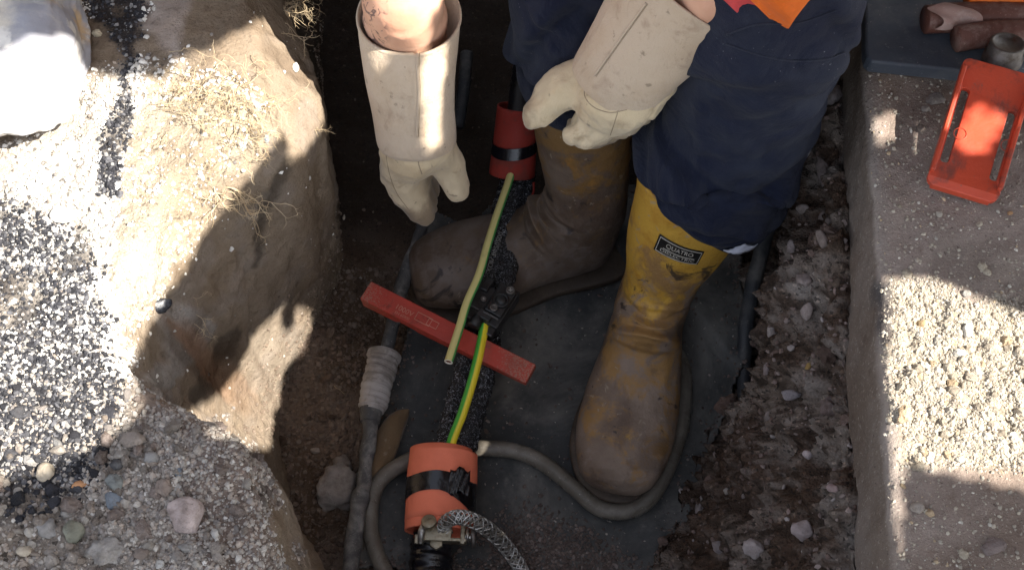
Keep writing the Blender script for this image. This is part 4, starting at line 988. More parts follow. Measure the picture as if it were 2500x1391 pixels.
# trousers: two open legs and the seat
def leg(secs, seed, hem):
    def fn(t, th):
        g = lambda x, w: np.exp(-((t - x) / w) ** 2)
        w_ = .045 * np.sin(th + .5)
        r = 1 + .035 * np.exp(-((t - .27 - w_) / .045) ** 2) - .05 * np.exp(-((t - .17 - 1.3 * w_) / .028) ** 2)
        r += .012 * np.sign(np.sin(th * 1.0 + 1.1)) * 0
        r += .010 * (1 / (1 + np.exp((t - (.60 + .02 * np.sin(th))) / .004)))          # knee seam
        r += .010 * np.exp(-((t - .025) / .012) ** 2)
        for (tt_, am, ph_, wv_, wd) in ((.10, .075, 3.4, .060, .020), (.175, .085, 1.0, .070, .024), (.255, .055, 4.6, .065, .018), (.33, .050, 2.4, .07, .022), (.44, .035, .2, .06, .02), (.56, .030, 3.0, .05, .018), (.72, .04, 2.2, .06, .02)):
            x_ = t - tt_ - wv_ * np.sin(th + ph_) - .012 * np.sin(3 * th + 2 * ph_); r += am * (np.exp(-(x_ / wd) ** 2) - .9 * np.exp(-((x_ + 1.3 * wd) / (.6 * wd)) ** 2)) * (.55 + .45 * np.sin(1.5 * th + ph_ * 2))
        for (tt_, am, ph_, wv_) in ((.13, .030, 5.2, .09), (.20, .034, 3.9, .10), (.29, .028, .9, .09), (.40, .024, 5.0, .07), (.62, .02, 3.5, .08)):
            x_ = t - tt_ - wv_ * np.sin(th + ph_); r += am * np.exp(-np.abs(x_) / .010) * np.clip(np.sin(th * 1.0 + ph_ * 1.7), 0, 1)
        r += .05 * np.exp(-((np.mod(th - 4.2 + 1.6 * t, 2 * np.pi) - .5) / .12) ** 2) * (t < .5) * (t > .03)
        r += .018 * np.sin(3 * th + 7 * t + seed) + .014 * np.sin(5 * th - 11 * t + seed) * (t < .5)
        return r
    V, F = shell(secs, .0025, 170, 110, fn=fn)
    n_, m_ = 170, 110; th = np.linspace(0, 2 * np.pi, m_, endpoint=False)
    for layer in (0, 1):
        G = V[layer * n_ * m_:(layer + 1) * n_ * m_].reshape(n_, m_, 3); ctr = G.mean(1); axs = np.gradient(ctr, axis=0); axs /= np.linalg.norm(axs, axis=1)[:, None]
        T_ = np.linspace(0, 1, n_)[:, None]; TH = th[None, :]; rad = G - ctr[:, None]; rad = rad / np.linalg.norm(rad, axis=2)[:, :, None]
        fr = np.clip(-np.sin(TH), 0, 1)
        dr_ = np.zeros((n_, m_)); da_ = np.zeros((n_, m_))
        for (t0, am, dn, w_, win) in ((.115 + .235 * fr ** 1.3 + .015 * np.sin(3 * TH), .0070, .018, .042, np.ones_like(TH)),
                                      (.05 + .050 * np.cos(TH - 3.3) + .07 * fr, .0050, .008, .022, np.clip(np.cos(TH - 3.9), 0, 1)),
                                      (.50 + .12 * fr + .02 * np.sin(2 * TH), .0050, .007, .030, np.clip(np.cos(TH - 3.6) + .4, 0, 1)),
                                      (.64 + .10 * fr - .05 * np.cos(TH), .0045, .006, .024, np.clip(np.cos(TH - 5.4) + .3, 0, 1))):
            x = (T_ - t0) / w_; up = np.exp(-x ** 2) * win; lo_ = np.exp(-((x + 1.25) / .55) ** 2) * win
            dr_ += am * up - 1.0 * am * lo_; da_ += -dn * up
        V[layer * n_ * m_:(layer + 1) * n_ * m_] = (G + rad * dr_[:, :, None] + axs[:, None] * (da_ * hem)[:, :, None]).reshape(-1, 3)
    ph = V.copy(); ph[:, 2] *= 1.7
    dsp = fbm(ph, 7, 3, seed) * .006 + (np.abs(fbm(ph, 13, 3, seed + 3)) ** .8) * .011
    V = V + dsp[:, None] * nrm([.2, -.8, .4]); return V, F
hemF = [(A3(.238, -.036, .370), A3(.086, .0, -.036), A3(-.010, .096, .034)), (A3(.240, -.035, .392), A3(.087, 0, -.024), A3(-.008, .096, .028)), (A3(.248, -.030, .43), A3(.084, 0, -.006), A3(0, .087, .012)), (W(1800, 270, .45), A3(.083, 0, 0), A3(0, .082, .01)),
        (W(1842, 150, .53), A3(.088, 0, 0), A3(0, .084, 0)), (W(1872, 40, .60), A3(.091, 0, 0), A3(0, .084, -.02)), (A3(.262, .04, .68), A3(.092, 0, 0), A3(0, .07, -.06)), (A3(.255, .20, .74), A3(.095, 0, 0), A3(0, .03, -.10)), (A3(.22, .40, .78), A3(.11, 0, 0), A3(0, .02, -.12))]
hemB = [(A3(.084, .085, .385), A3(.078, 0, 0), A3(0, .080, 0)), (A3(.082, .105, .45), A3(.080, 0, 0), A3(0, .080, 0)), (A3(.075, .135, .54), A3(.082, 0, 0), A3(0, .08, -.01)), (A3(.068, .17, .61), A3(.084, 0, 0), A3(0, .075, -.03)), (A3(.06, .24, .67), A3(.088, 0, 0), A3(0, .05, -.07)), (A3(.07, .32, .72), A3(.09, 0, 0), A3(0, .02, -.09)), (A3(.10, .42, .77), A3(.11, 0, 0), A3(0, .02, -.11))]
mb = MB(); v, f = leg(hemF, 2, True); mb.add(v, f); v, f = leg(hemB, 6, False); mb.add(v, f)
v, f = loft([(A3(.16, .36, .78), A3(.17, 0, 0), A3(0, .02, .11)), (A3(.16, .46, .80), A3(.18, 0, 0), A3(0, .06, .12)), (A3(.155, .50, .90), A3(.17, 0, 0), A3(0, .11, .05)), (A3(.15, .46, 1.0), A3(.155, 0, 0), A3(0, .11, .02))], 30, 40); mb.add(v, f)
trou = mb.build('trousers', M['navy'], person); BTR = bvh_of(trou)
def stitch(pts, r, name, mat, par, bv, off=.0006, m=8, n=60):
    C = catmull([(u, v, 0) for u, v in pts], n); Q_ = []
    for u, v, _ in C:
        h = rayhit(bv, u, v)
        if h: Q_.append(h[0] + h[1] * off)
    if len(Q_) > 3:
        v, f = tube(Q_, r, len(Q_), m); return mk(name, v, f, mat, par)
stitch([(1775, 108), (1850, 133), (1930, 148), (2010, 145), (2060, 130)], .0010, 'seam', M['navy2'], trou, BTR)
stitch([(1775, 85), (1850, 60), (1950, 55), (2040, 25)], .0009, 'seam', M['navy2'], trou, BTR)
# pale lining turned out at the hem
hb = {}
for u_ in range(1700, 1930, 6):
    vs_ = [v_ for v_ in range(420, 680, 3) if rayhit(BTR, u_, v_)]
    if vs_: hb[u_] = max(vs_)
us_ = [u for u in sorted(hb) if 1764 <= u <= 1850]; V = []
for i, u_ in enumerate(us_):
    x = i / (len(us_) - 1); up_v = hb[u_] - 3 - 24 * math.sin(math.pi * min(1, x * 1.05)) * (.4 + .6 * x)
    for j_ in range(5):
        v_ = up_v + (hb[u_] - up_v) * j_ / 4; h = rayhit(BTR, u_, v_) or rayhit(BTR, u_, v_ - 4)
        p_ = h[0] if h else W(u_, v_, .33); V.append(p_ + nrm(CAM - p_) * (.004 + .002 * math.sin(3.14 * j_ / 4)))
F = [(i * 5 + j_, i * 5 + j_ + 1, (i + 1) * 5 + j_ + 1, (i + 1) * 5 + j_) for i in range(len(us_) - 1) for j_ in range(4)]
o = mk('lining', V, F, M['white'], trou); sd = o.modifiers.new('s', 'SOLIDIFY'); sd.thickness = .0008

# body: one continuous surface (head, trunk, arms with hands inside the gloves, thighs)
def C2(*a): return capsule_chain(a)
pcs = [C2((A3(.155, .44, .84), (.15, .11, .10)), (A3(.15, .40, .95), (.14, .11, .10)), (A3(.13, .30, 1.02), (.15, .11, .11)), (A3(.12, .22, 1.04), (.12, .09, .08)), (A3(.115, .15, 1.07), .052), (A3(.11, .10, 1.09), .05)),
       C2((A3(.11, .05, 1.10), (.075, .085, .10)), (A3(.11, .03, 1.05), (.06, .07, .065))),
       C2((A3(.11, -.045, 1.075), .013), (A3(.11, -.05, 1.055), .015)), C2((A3(.034, .05, 1.08), (.008, .018, .03)), (A3(.036, .052, 1.07), .008)), C2((A3(.186, .05, 1.08), (.008, .018, .03)), (A3(.184, .052, 1.07), .008)),
       C2((A3(-.03, .27, 1.03), .065), (A3(-.11, .20, .88), .05), (A3(-.130, .15, .755), .045), (W(984, 0, .575), (.046, .040, .042)), (W(990, 45, .530), (.049, .042, .042)), (W(997, 90, .49), (.046, .041, .042)), (W(1008, 300, .42), .028), (W(1010, 350, .39), .026), (W(1005, 395, .35), .017)),
       C2((W(1005, 380, .35), .014), (W(1012, 450, .285), .009)), C2((W(995, 380, .35), .014), (W(990, 445, .305), .010)), C2((W(1035, 360, .37), .014), (W(1096, 425, .322), .009)), C2((W(1010, 390, .34), .018), (W(1026, 460, .25), .009)), C2((W(1015, 390, .34), .016), (W(1032, 450, .24), .008)),
       C2((A3(.27, .27, 1.03), .065), (A3(.36, .20, .90), .05), (A3(.37, .09, .775), .046), (W(1745, -35, .655), .040), (W(1700, -5, .62), .034), (W(1600, 100, .57), .028), (W(1500, 215, .50), .026), (W(1475, 245, .465), .016)),
       C2((W(1460, 210, .47), .014), (W(1340, 248, .452), .010)), C2((W(1490, 265, .455), .013), (W(1440, 308, .433), .009)), C2((W(1460, 290, .42), .016), (W(1420, 322, .40), .009)), C2((W(1470, 290, .41), .015), (W(1432, 325, .385), .009)), C2((W(1485, 290, .40), .014), (W(1450, 325, .375), .008)),
       C2((A3(.22, .40, .79), .085), (A3(.25, .22, .74), .07), (A3(.262, .02, .64), .055), (A3(.25, -.05, .46), .045)), C2((A3(.11, .40, .79), .085), (A3(.065, .28, .70), .062), (A3(.07, .17, .60), .052), (A3(.083, .10, .45), .045))]
def tatt(P_):
    u_, v_ = project(P_); return sstep(955, 930, u_ - .35 * v_ * 0) * sstep(-60, -20, v_) * sstep(120, 100, v_) * (P_[:, 2] > .3) + .8 * sstep(1690, 1710, u_) * sstep(30, 40, v_) * 0
body = remeshed('body', pcs, M['skin'], person, voxel=.0045, smooth_it=6, disp=lambda P_, N_: .0012 * fbm(P_, 22, 3, 5) + .0004 * fbm(P_, 120, 2, 5), attrs=lambda P_: {'tattoo': tatt(P_)})
body['label'] = 'bare forearms, the left one with dark tattoo marks'
hair = remeshed('hair', [C2((A3(.11, .075, 1.125), (.080, .085, .088)), (A3(.11, .10, 1.09), (.07, .06, .06)))], M['hairm'], person, voxel=.005, smooth_it=2, disp=lambda P_, N_: .003 * fbm(P_, 80, 3, 5))
jk = remeshed('jacket', [C2((A3(.155, .45, .93), (.165, .125, .10)), (A3(.15, .40, .98), (.16, .13, .11)), (A3(.13, .30, 1.03), (.165, .125, .12)), (A3(.12, .22, 1.04), (.14, .10, .09))),
    C2((A3(-.03, .27, 1.03), .082), (A3(-.11, .20, .88), .064), (A3(-.125, .16, .80), .060)), C2((A3(.27, .27, 1.03), .082), (A3(.36, .20, .90), .066), (A3(.375, .10, .80), .062))], M['orange'], person, voxel=.006, smooth_it=6, disp=lambda P_, N_: .006 * fbm(P_, 9, 3, 5))
# left sleeve of the jacket with its red inner cuff and pale hem
sA, sB = W(1765, -28, .672), W(1735, 12, .648)
sx_ = nrm(sB - A3(.375, .10, .80)); sa_ = nrm(np.cross(sx_, A3(0, 0, 1))); sb_ = np.cross(sx_, sa_)
secs = [(A3(.375, .10, .80), sa_ * .062, sb_ * .062), (W(1870, -110, .72), sa_ * .060, sb_ * .056), (W(1815, -10, .665), sa_ * .052, sb_ * .044)]
V, F = shell(secs, .003, 50, 60, fn=lambda t, th: 1 + .04 * np.sin(3 * th + 6 * t) + .02 * np.sin(7 * th)); slv2 = mk('jacket_sleeve', V, F, M['orange'], person)
secs = [(W(1845, -60, .69), sa_ * .046, sb_ * .044), (W(1812, -20, .668), sa_ * .045, sb_ * .042), (W(1782, 18, .650), sa_ * .040, sb_ * .038)]
V, F = shell(secs, .0035, 30, 60, fn=lambda t, th: 1 + .03 * np.sin(5 * th + 6 * t)); mk('inner_cuff', V, F, M['pink'], slv2)
secs = [(W(1915, -40, .655), sa_ * .030, sb_ * .052), (W(1884, 14, .650), sa_ * .028, sb_ * .048)]
V, F = shell(secs, .002, 20, 50, fn=lambda t, th: 1 + .05 * np.sin(4 * th)); mk('pale_hem', V, F, M['white'], slv2)

# gloves
def gauntlet(secs, par, seam_th, seed, scallop=0):
    def fn(t, th):
        d_ = (th - seam_th) % (2 * np.pi)
        r = 1 + .030 * (d_ < 2.6) * (t < .93) - .0 + .012 * np.sin(2 * th + 4 * t + seed) + .010 * np.sin(3 * th - 6 * t + seed)
        r = r + .02 * np.exp(-((t - .012) / .012) ** 2)
        return r
    V, F = shell(secs, .0024, 130, 200, fn=fn)
    V = V + (fbm(V, 16, 3, seed) * .0022 + fbm(V, 45, 3, seed) * .0007)[:, None] * nrm([.2, -.6, .7])
    return mk('gauntlet', V, F, M['suede'], par)
def glove_disp(seed, amp=1.0):
    def f(P_, N_):
        a = P_.copy(); a[:, 2] *= .6
        w_ = fbm(a, 26, 3, seed) - 1.6 * np.exp(-(fbm(a, 24, 2, seed + 30) / .10) ** 2) * sstep(-.2, .3, fbm(a, 9, 2, seed + 50))
        return amp * (.0022 * w_ + .0016 * (.5 - np.abs(fbm(a, 50, 2, seed + 7))) + .0006 * fbm(a, 130, 2, seed))
    return f
g1p = [C2((W(1016, 315, .405), (.034, .026, .028)), (W(1018, 348, .388), (.0425, .031, .033)), (W(1003, 385, .36), (.036, .030, .032))),
       C2((W(985, 375, .365), .030), (W(980, 425, .320), .0265), (W(993, 470, .285), .0225), (W(1020, 505, .262), .0185), (W(1034, 522, .252), .013)),
       C2((W(1000, 380, .345), .026), (W(1012, 430, .290), .020), (W(1030, 480, .250), .0165), (W(1041, 504, .238), .0135)),
       C2((W(1015, 380, .33), .022), (W(1030, 425, .265), .017), (W(1042, 465, .225), .0145), (W(1048, 485, .212), .012)),
       C2((W(1022, 380, .32), .020), (W(1042, 415, .255), .015), (W(1050, 450, .220), .0125), (W(1052, 465, .21), .0105)),
       C2((W(1052, 345, .385), .030), (W(1082, 385, .350), .0225), (W(1099, 420, .325), .0200), (W(1110, 450, .307), .0185), (W(1115, 464, .30), .0150))]
glove1 = remeshed('glove', g1p, M['cream'], person, voxel=.0026, smooth_it=5, disp=glove_disp(4, 1.35), attrs=lambda P_: {'dirt': 1.2 * sstep(.30, .24, P_[:, 2]) + .3 * sstep(.37, .30, P_[:, 2])}); glove1['label'] = 'cream leather glove reaching straight down, thumb apart from the fingers'
ga = A3(1, .0, .02)
def gsec(u, v, z, a, b, tilt): return (W(u, v, z), nrm(ga) * a, nrm(A3(0, math.cos(tilt), math.sin(tilt))) * b)
gaunt1 = gauntlet([gsec(996, 34, .535, .0565, .053, .10), gsec(996, 110, .505, .0545, .047, -.05), gsec(999, 190, .470, .0510, .042, -.15), gsec(1008, 270, .430, .0475, .039, -.25), gsec(1016, 335, .398, .0465, .037, -.3), gsec(1018, 350, .39, .0445, .035, -.3)], glove1, 4.85, 3)
g2p = [C2((W(1560, 175, .52), (.048, .04, .036)), (W(1520, 225, .49), (.050, .042, .036)), (W(1490, 245, .468), (.044, .038, .034))),
       C2((W(1455, 195, .475), .036), (W(1388, 212, .468), .0270), (W(1345, 243, .452), .0225), (W(1315, 274, .44), .0185), (W(1302, 290, .435), .0145)),
       C2((W(1500, 262, .455), .034), (W(1452, 300, .438), .0245), (W(1424, 320, .428), .0215), (W(1402, 326, .425), .0150)),
       C2((W(1505, 270, .44), .030), (W(1462, 310, .415), .022), (W(1425, 326, .402), .018), (W(1408, 312, .40), .014)),
       C2((W(1530, 270, .435), .028), (W(1490, 305, .405), .020), (W(1452, 325, .388), .017), (W(1430, 318, .385), .013)),
       C2((W(1560, 255, .435), .026), (W(1520, 290, .40), .018), (W(1485, 312, .38), .015), (W(1462, 310, .375), .012)),
       C2((W(1372, 165, .435), .011), (W(1385, 180, .44), .012), (W(1410, 195, .45), .014))]
glove2 = remeshed('glove', g2p, M['cream'], person, voxel=.0026, smooth_it=5, disp=glove_disp(14, 1.5), attrs=lambda P_: {'dirt': .9 * sstep(.43, .38, P_[:, 2]) + .6 * sstep(.05, .015, P_[:, 0])}); glove2['label'] = 'cream leather glove with curled fingers and a wide stained cuff'
gd = nrm(W(1500, 215, .50) - W(1690, -20, .63)); g_a = nrm(W(1640, 210, .53) - W(1400, 110, .53)); g_a = nrm(g_a - gd * (g_a @ gd)); g_b = np.cross(gd, g_a)
g_b = g_b if g_b[1] > 0 else -g_b
def g2(u, v, z, a, b): return (W(u, v, z), g_a * a, g_b * b)
gaunt2 = gauntlet([g2(1690, -42, .640, .0720, .050), g2(1630, 30, .600, .0650, .049), g2(1578, 95, .565, .0590, .046), g2(1530, 160, .53, .0545, .043), g2(1497, 200, .505, .0510, .040), g2(1488, 212, .498, .0490, .038)], glove2, 3.75, 8)

BG1, BG2, BC1, BC2 = bvh_of(gaunt1), bvh_of(gaunt2), bvh_of(glove1), bvh_of(glove2)
stitch([(1022, 104), (1019, 160), (1022, 230), (1019, 290), (1018, 334)], .0016, 'seam', M['suede'], gaunt1, BG1, .0006)
stitch([(1026, 106), (1023, 160), (1026, 230), (1023, 290), (1022, 334)], .0005, 'stitch_line', M['thread'], gaunt1, BG1, .0002)
stitch([(1578, 8), (1530, 75), (1480, 145), (1452, 185)], .0012, 'seam', M['suede'], gaunt2, BG2, .0006)
stitch([(1582, 10), (1534, 77), (1484, 147), (1456, 187)], .0004, 'stitch_line', M['thread'], gaunt2, BG2, .0002)
stitch([(942, 345), (985, 352), (1030, 360), (1075, 352)], .0005, 'stitch_line', M['thread'], glove1, BC1, .0001)
stitch([(1020, 372), (1022, 400), (1030, 425)], .0006, 'stitch_line', M['thread'], glove1, BC1, .0001)
stitch([(940, 360), (950, 420), (968, 470), (1000, 515)], .0005, 'stitch_line', M['thread'], glove1, BC1, .0001)
stitch([(1430, 195), (1428, 235), (1450, 262), (1490, 275), (1530, 268)], .0006, 'stitch_line', M['thread'], glove2, BC2, .0001)
stitch([(1505, 232), (1510, 262), (1500, 300), (1490, 330)], .0005, 'stitch_line', M['thread'], glove2, BC2, .0001)

# ---------------------------------------------------------------- stones
def stone_mesh(sz, seed, ang=.5, sub=3):
    V, F = ico(sub); V = V.copy(); r_ = np.random.default_rng(seed)
    for k in range(int(12 * ang) + 7):
        n_ = nrm(r_.normal(size=3)); d_ = r_.uniform(.62, .9); s_ = V @ n_; V -= n_ * np.clip(s_ - d_, 0, None)[:, None] * .92
    V += V * (.10 * fbm(V, 1.7, 3, seed) + .03 * fbm(V, 6, 3, seed + 1))[:, None]
    if ang >= .8: V += V * (.16 * fbm(V, 2.6, 4, seed + 2) + .10 * np.abs(fbm(V, 6, 3, seed + 3)))[:, None]
    return V * np.asarray(sz) * .5, F
def stone(u, v, w_, h_, colr, label, ang=.5, flat=.65, sink=.25, group=None, cat='stone', name='stone', off=0, rot=0, ups=0, mat=None):
    h = hit(u, v)
    if h is None: return
    p_, n_, d_ = h; s_ = d_ / FPX
    sz = (w_ * s_, h_ * s_, min(w_, h_) * s_ * flat + .002)
    V, F = stone_mesh(sz, int(u * 7 + v), ang, 3 if max(w_, h_) < 70 else 4)
    if rot: c, s = math.cos(rot), math.sin(rot); V = V @ np.array([[c, s, 0], [-s, c, 0], [0, 0, 1]])
    z_ = nrm(nrm(n_) + nrm(CAM - p_) * .6); x_ = nrm(RIGHT - z_ * (RIGHT @ z_)); y_ = np.cross(z_, x_)
    V = V[:, :1] * x_ + V[:, 1:2] * y_ + V[:, 2:] * z_ + p_ + z_ * sz[2] * (.5 - sink)
    c_ = np.clip(np.array(colr) * (1 + .25 * fbm(V, 90, 3, int(u)))[:, None], 0, 1)
    ph = thing  # noqa
    o = mk(name, V, F, mat or M['stone'], None, col=c_); return tag(o, label, cat, group)
PIN, BEI, GRY, DGR, BLU, WHT, ORG, BRN, GRN = (.40, .33, .31), (.44, .38, .30), (.27, .26, .25), (.13, .13, .135), (.20, .23, .27), (.55, .52, .48), (.46, .24, .12), (.25, .20, .17), (.24, .24, .19)
stone(455, 1262, 100, 88, PIN, 'large smooth pinkish grey stone on the lower left bank', .35, .45, .12)
stone(112, 1155, 46, 46, BEI, 'beige rounded stone at the edge of the sunlit gravel, lower left')
stone(196, 1183, 46, 22, ORG, 'small flat orange stone on the dark gravel')
stone(282, 1228, 68, 40, BLU, 'long blue grey stone left of the large pinkish stone', .6, .5, .2, rot=-.6)
stone(370, 1117, 36, 32, GRY, 'pale grey stone above the large pinkish stone')
stone(284, 1178, 48, 40, (.22, .23, .22), 'greenish grey angular stone above the long blue grey stone', .8)
stone(178, 1302, 50, 56, GRN, 'egg shaped greenish grey stone at the lower left')
stone(115, 1290, 48, 46, GRY, 'grey lumpy stone left of the egg shaped one', .8)
stone(400, 1190, 46, 42, BRN, 'brown crumbly clod above the large pinkish stone', .9)
stone(270, 1348, 92, 64, (.31, .29, .27), 'wide pale crumbly clod near the bottom left edge', .9, .5)
stone(452, 1338, 40, 24, GRY, 'flat grey stone below the large pinkish stone')
stone(326, 1075, 58, 40, (.27, .23, .2), 'brown stone at the shaded brow of the left bank', .8)
stone(283, 1133, 32, 28, DGR, 'dark grey stone beside the brown brow stone')
stone(437, 1152, 20, 28, BLU, 'small slate blue stone on the bank brow')
stone(60, 1347, 34, 28, BEI, 'small beige stone in the bottom left corner')
stone(350, 1350, 42, 30, BRN, 'brown grey clod between the wide clod and the flat stone', .9)
stone(155, 530, 66, 44, (.62, .6, .56), 'white stone in the sunlit gravel of the left bank', .4)
stone(238, 84, 24, 20, (.55, .48, .35), 'cream pebble beside the black strip at the top left')
stone(721, 165, 16, 24, (.75, .70, .62), 'white pebble stuck in the cut soil face', .1, .4)
stone(651, 340, 16, 24, (.45, .50, .52), 'pale blue flake stuck in the soil under the roots', .4, .3)
stone(593, 416, 13, 10, (.6, .55, .45), 'tiny cream pebble in the lit soil face')
stone(392, 742, 56, 40, (.03, .032, .038), 'shiny black lump stuck in the left bank', .9, .5, .3, mat=M['blackrock'])
stone(840, 532, 7, 20, (.65, .6, .5), 'small pale chip on the dark trench wall', .5, .3)
stone(880, 684, 16, 20, (.34, .30, .27), 'small grey pebble above the end of the red bar')
stone(822, 1195, 96, 130, (.27, .24, .22), 'rough grey clod on the soil left of the pipe', .9, .5, .25)
stone(838, 1135, 50, 48, (.22, .19, .17), 'smaller grey brown clod behind the rough grey one', .9)
stone(770, 1100, 24, 18, (.25, .21, .18), 'small brown stone on the soil at the trench foot')
stone(1888, 812, 32, 50, (.50, .44, .42), 'whitish upright stone low in the rubble slope', .6)
stone(1972, 760, 34, 56, (.36, .30, .28), 'tall pinkish stone right of the whitish upright one')
stone(1962, 688, 40, 44, (.34, .28, .26), 'pale stone in the middle of the rubble slope', .8)
stone(1960, 512, 36, 24, (.34, .29, .27), 'flat pale stone high in the rubble beside the trousers')
stone(2008, 532, 22, 42, (.30, .24, .22), 'narrow brown grey stone beside the flat pale one')
stone(2012, 418, 34, 76, (.24, .20, .19), 'long dark grey stone high in the rubble slope', .8, rot=.3)
stone(1932, 602, 24, 40, (.33, .28, .27), 'grey stone at the upper edge of the rubble')
stone(2010, 585, 26, 56, (.27, .22, .2), 'leaning brown stone above the tall pinkish one', .7, rot=.5)
stone(2030, 238, 50, 60, (.26, .23, .23), 'grey lump right of the knee at the top of the slope', .9)
stone(1775, 1202, 20, 20, (.52, .48, .45), 'small white pebble near the mat edge')
stone(1712, 1242, 24, 76, (.36, .31, .30), 'long pale stone standing at the foot of the rubble', .6)
stone(1966, 1288, 62, 50, (.40, .33, .32), 'pale three cornered stone in the lower rubble', 1.0)
stone(1842, 1335, 54, 50, (.38, .33, .32), 'pale pinkish clod near the bottom of the rubble', .8)
stone(1755, 1335, 36, 40, (.30, .26, .26), 'grey stone left of the pinkish clod', .8)
stone(1873, 900, 20, 44, (.33, .27, .26), 'narrow grey stone below the whitish upright one')
stone(1932, 962, 50, 30, (.30, .27, .28), 'grey crumbly stone in mid slope', .9)
stone(1974, 893, 12, 40, (.36, .24, .09), 'thin yellowish brown sliver in the rubble', .7, .6, rot=-.5)
stone(1880, 1020, 22, 50, (.33, .28, .26), 'upright pale stone below the end of the thin black hose')
stone(1974, 1108, 26, 22, (.42, .36, .36), 'small pale stone over the hollow in the slope')
stone(2035, 1190, 30, 24, (.34, .25, .24), 'reddish grey stone under the kerb')
stone(2285, 243, 46, 34, (.26, .23, .21), 'flat grey flake on the pavement left of the orange plate', .8, .3, .2)
stone(2258, 268, 22, 16, (.30, .26, .23), 'small brown chip below the flat grey flake')
stone(2224, 319, 8, 14, (.7, .68, .62), 'tiny white chip on the pavement')
stone(2249, 318, 24, 24, (.22, .18, .155), 'dark crumb beside the tiny white chip', .9)
stone(2293, 522, 18, 20, (.42, .38, .33), 'pale chip on the pavement below the orange plate')
stone(2464, 521, 14, 12, (.45, .27, .15), 'small orange brown pebble on the pavement')
stone(2248, 792, 26, 22, (.50, .36, .2), 'orange tan pebble in the sunlit pavement rubble')
stone(2360, 718, 20, 18, (.52, .50, .46), 'grey white pebble at the shade edge of the pavement')
stone(2360, 805, 24, 40, (.7, .68, .62), 'bright white stone in the sunlit pavement rubble')
stone(2240, 1240, 36, 28, (.30, .26, .23), 'dusty brown stone in the shaded lower right pavement')
stone(2425, 1335, 60, 40, (.25, .20, .19), 'sunken brown stone at the lower right corner', .8, .4, .35)
# big pale rock at the top left
V, F = ico(6); V = V.copy()
rp = W(-60, 60, .52); rr_ = np.random.default_rng(5)
for k_ in range(26):
    n_ = nrm(rr_.normal(size=3)); V -= n_ * np.clip(V @ n_ - rr_.uniform(.66, .92), 0, None)[:, None] * .9
V += V * (.09 * fbm(V, 2.2, 4, 4) + .014 * fbm(V, 7, 3, 5) + .008 * fbm(V, 22, 4, 6))[:, None]
V = V * A3(.155, .200, .075)
V = V @ np.array([[math.cos(.35), math.sin(.35), 0], [-math.sin(.35), math.cos(.35), 0], [0, 0, 1]])
mkrock = mk('rock', V + rp + A3(0, 0, .012), F, M['rock'], None); tag(mkrock, 'big smooth pale rock with bluish and rusty patches at the top left corner', 'rock')

# ---------------------------------------------------------------- gravel and crumbs nobody could count
def scatter(name, PV, faces_, dens, n, smin, smax, colf, label, mat=None, sink=.3, pw=2.2, seed=1, tmpl=None, jam=.55):
    r_ = np.random.default_rng(seed)
    a = PV[faces_[:, 0]]; ar = np.linalg.norm(np.cross(PV[faces_[:, 1]] - a, PV[faces_[:, 3]] - a), axis=1)
    w_ = ar * dens[faces_[:, 0]]; w_ = w_ / w_.sum(); idx = r_.choice(len(faces_), n, p=w_)
    f = faces_[idx]; s, t = r_.random((n, 1)), r_.random((n, 1))
    C = (PV[f[:, 0]] * (1 - s) * (1 - t) + PV[f[:, 1]] * s * (1 - t) + PV[f[:, 2]] * s * t + PV[f[:, 3]] * (1 - s) * t)
    nn_ = np.cross(PV[f[:, 1]] - PV[f[:, 0]], PV[f[:, 3]] - PV[f[:, 0]]); nn_ /= np.linalg.norm(nn_, axis=1)[:, None] + 1e-12
    size = smin + (smax - smin) * r_.random(n) ** pw
    IV, IF = tmpl or ico(1); k = len(IV)
    R = r_.normal(size=(n, 3, 3)); R, _ = np.linalg.qr(R)
    jit = 1 + jam * (r_.random((n, k, 1)) - .5)
    sc = size[:, None, None] * (0.45 + .55 * r_.random((n, 1, 3)))
    VV = np.einsum('nkj,nij->nki', IV[None] * jit * sc, R) + C[:, None, :] + nn_[:, None, :] * (size[:, None, None] * (.35 - sink))
    FF = (IF[None] + (np.arange(n) * k)[:, None, None]).reshape(-1, 3)
    cc_ = colf(C, r_); cc_ = np.repeat(cc_, k, 0)
    return tag(mk(name, VV.reshape(-1, 3), FF, mat or M['stone'], None, smooth=False, col=cc_), label, None, None, 'stuff')
T1 = stone_mesh((2, 2, 2), 5, .9, 3); T2 = stone_mesh((2, 2, 1.5), 15, .5, 3)
vf = vis; vu, vv2 = project(Pd); inview = (vu > -120) & (vu < 2620) & (vv2 > -120) & (vv2 < 1520)
fv = vis[inview[vis[:, 0]]]; fsid = seg_id[fv[:, 0] % nc]
def pal(choices, probs):
    ch = np.array(choices)
    def f(C, r_):
        k = r_.choice(len(ch), len(C), p=np.array(probs) / sum(probs)); return np.clip((ch[k] * .72 + .28 * ch[0]) * (.75 + .5 * r_.random((len(C), 1))), 0, 1)
    return f
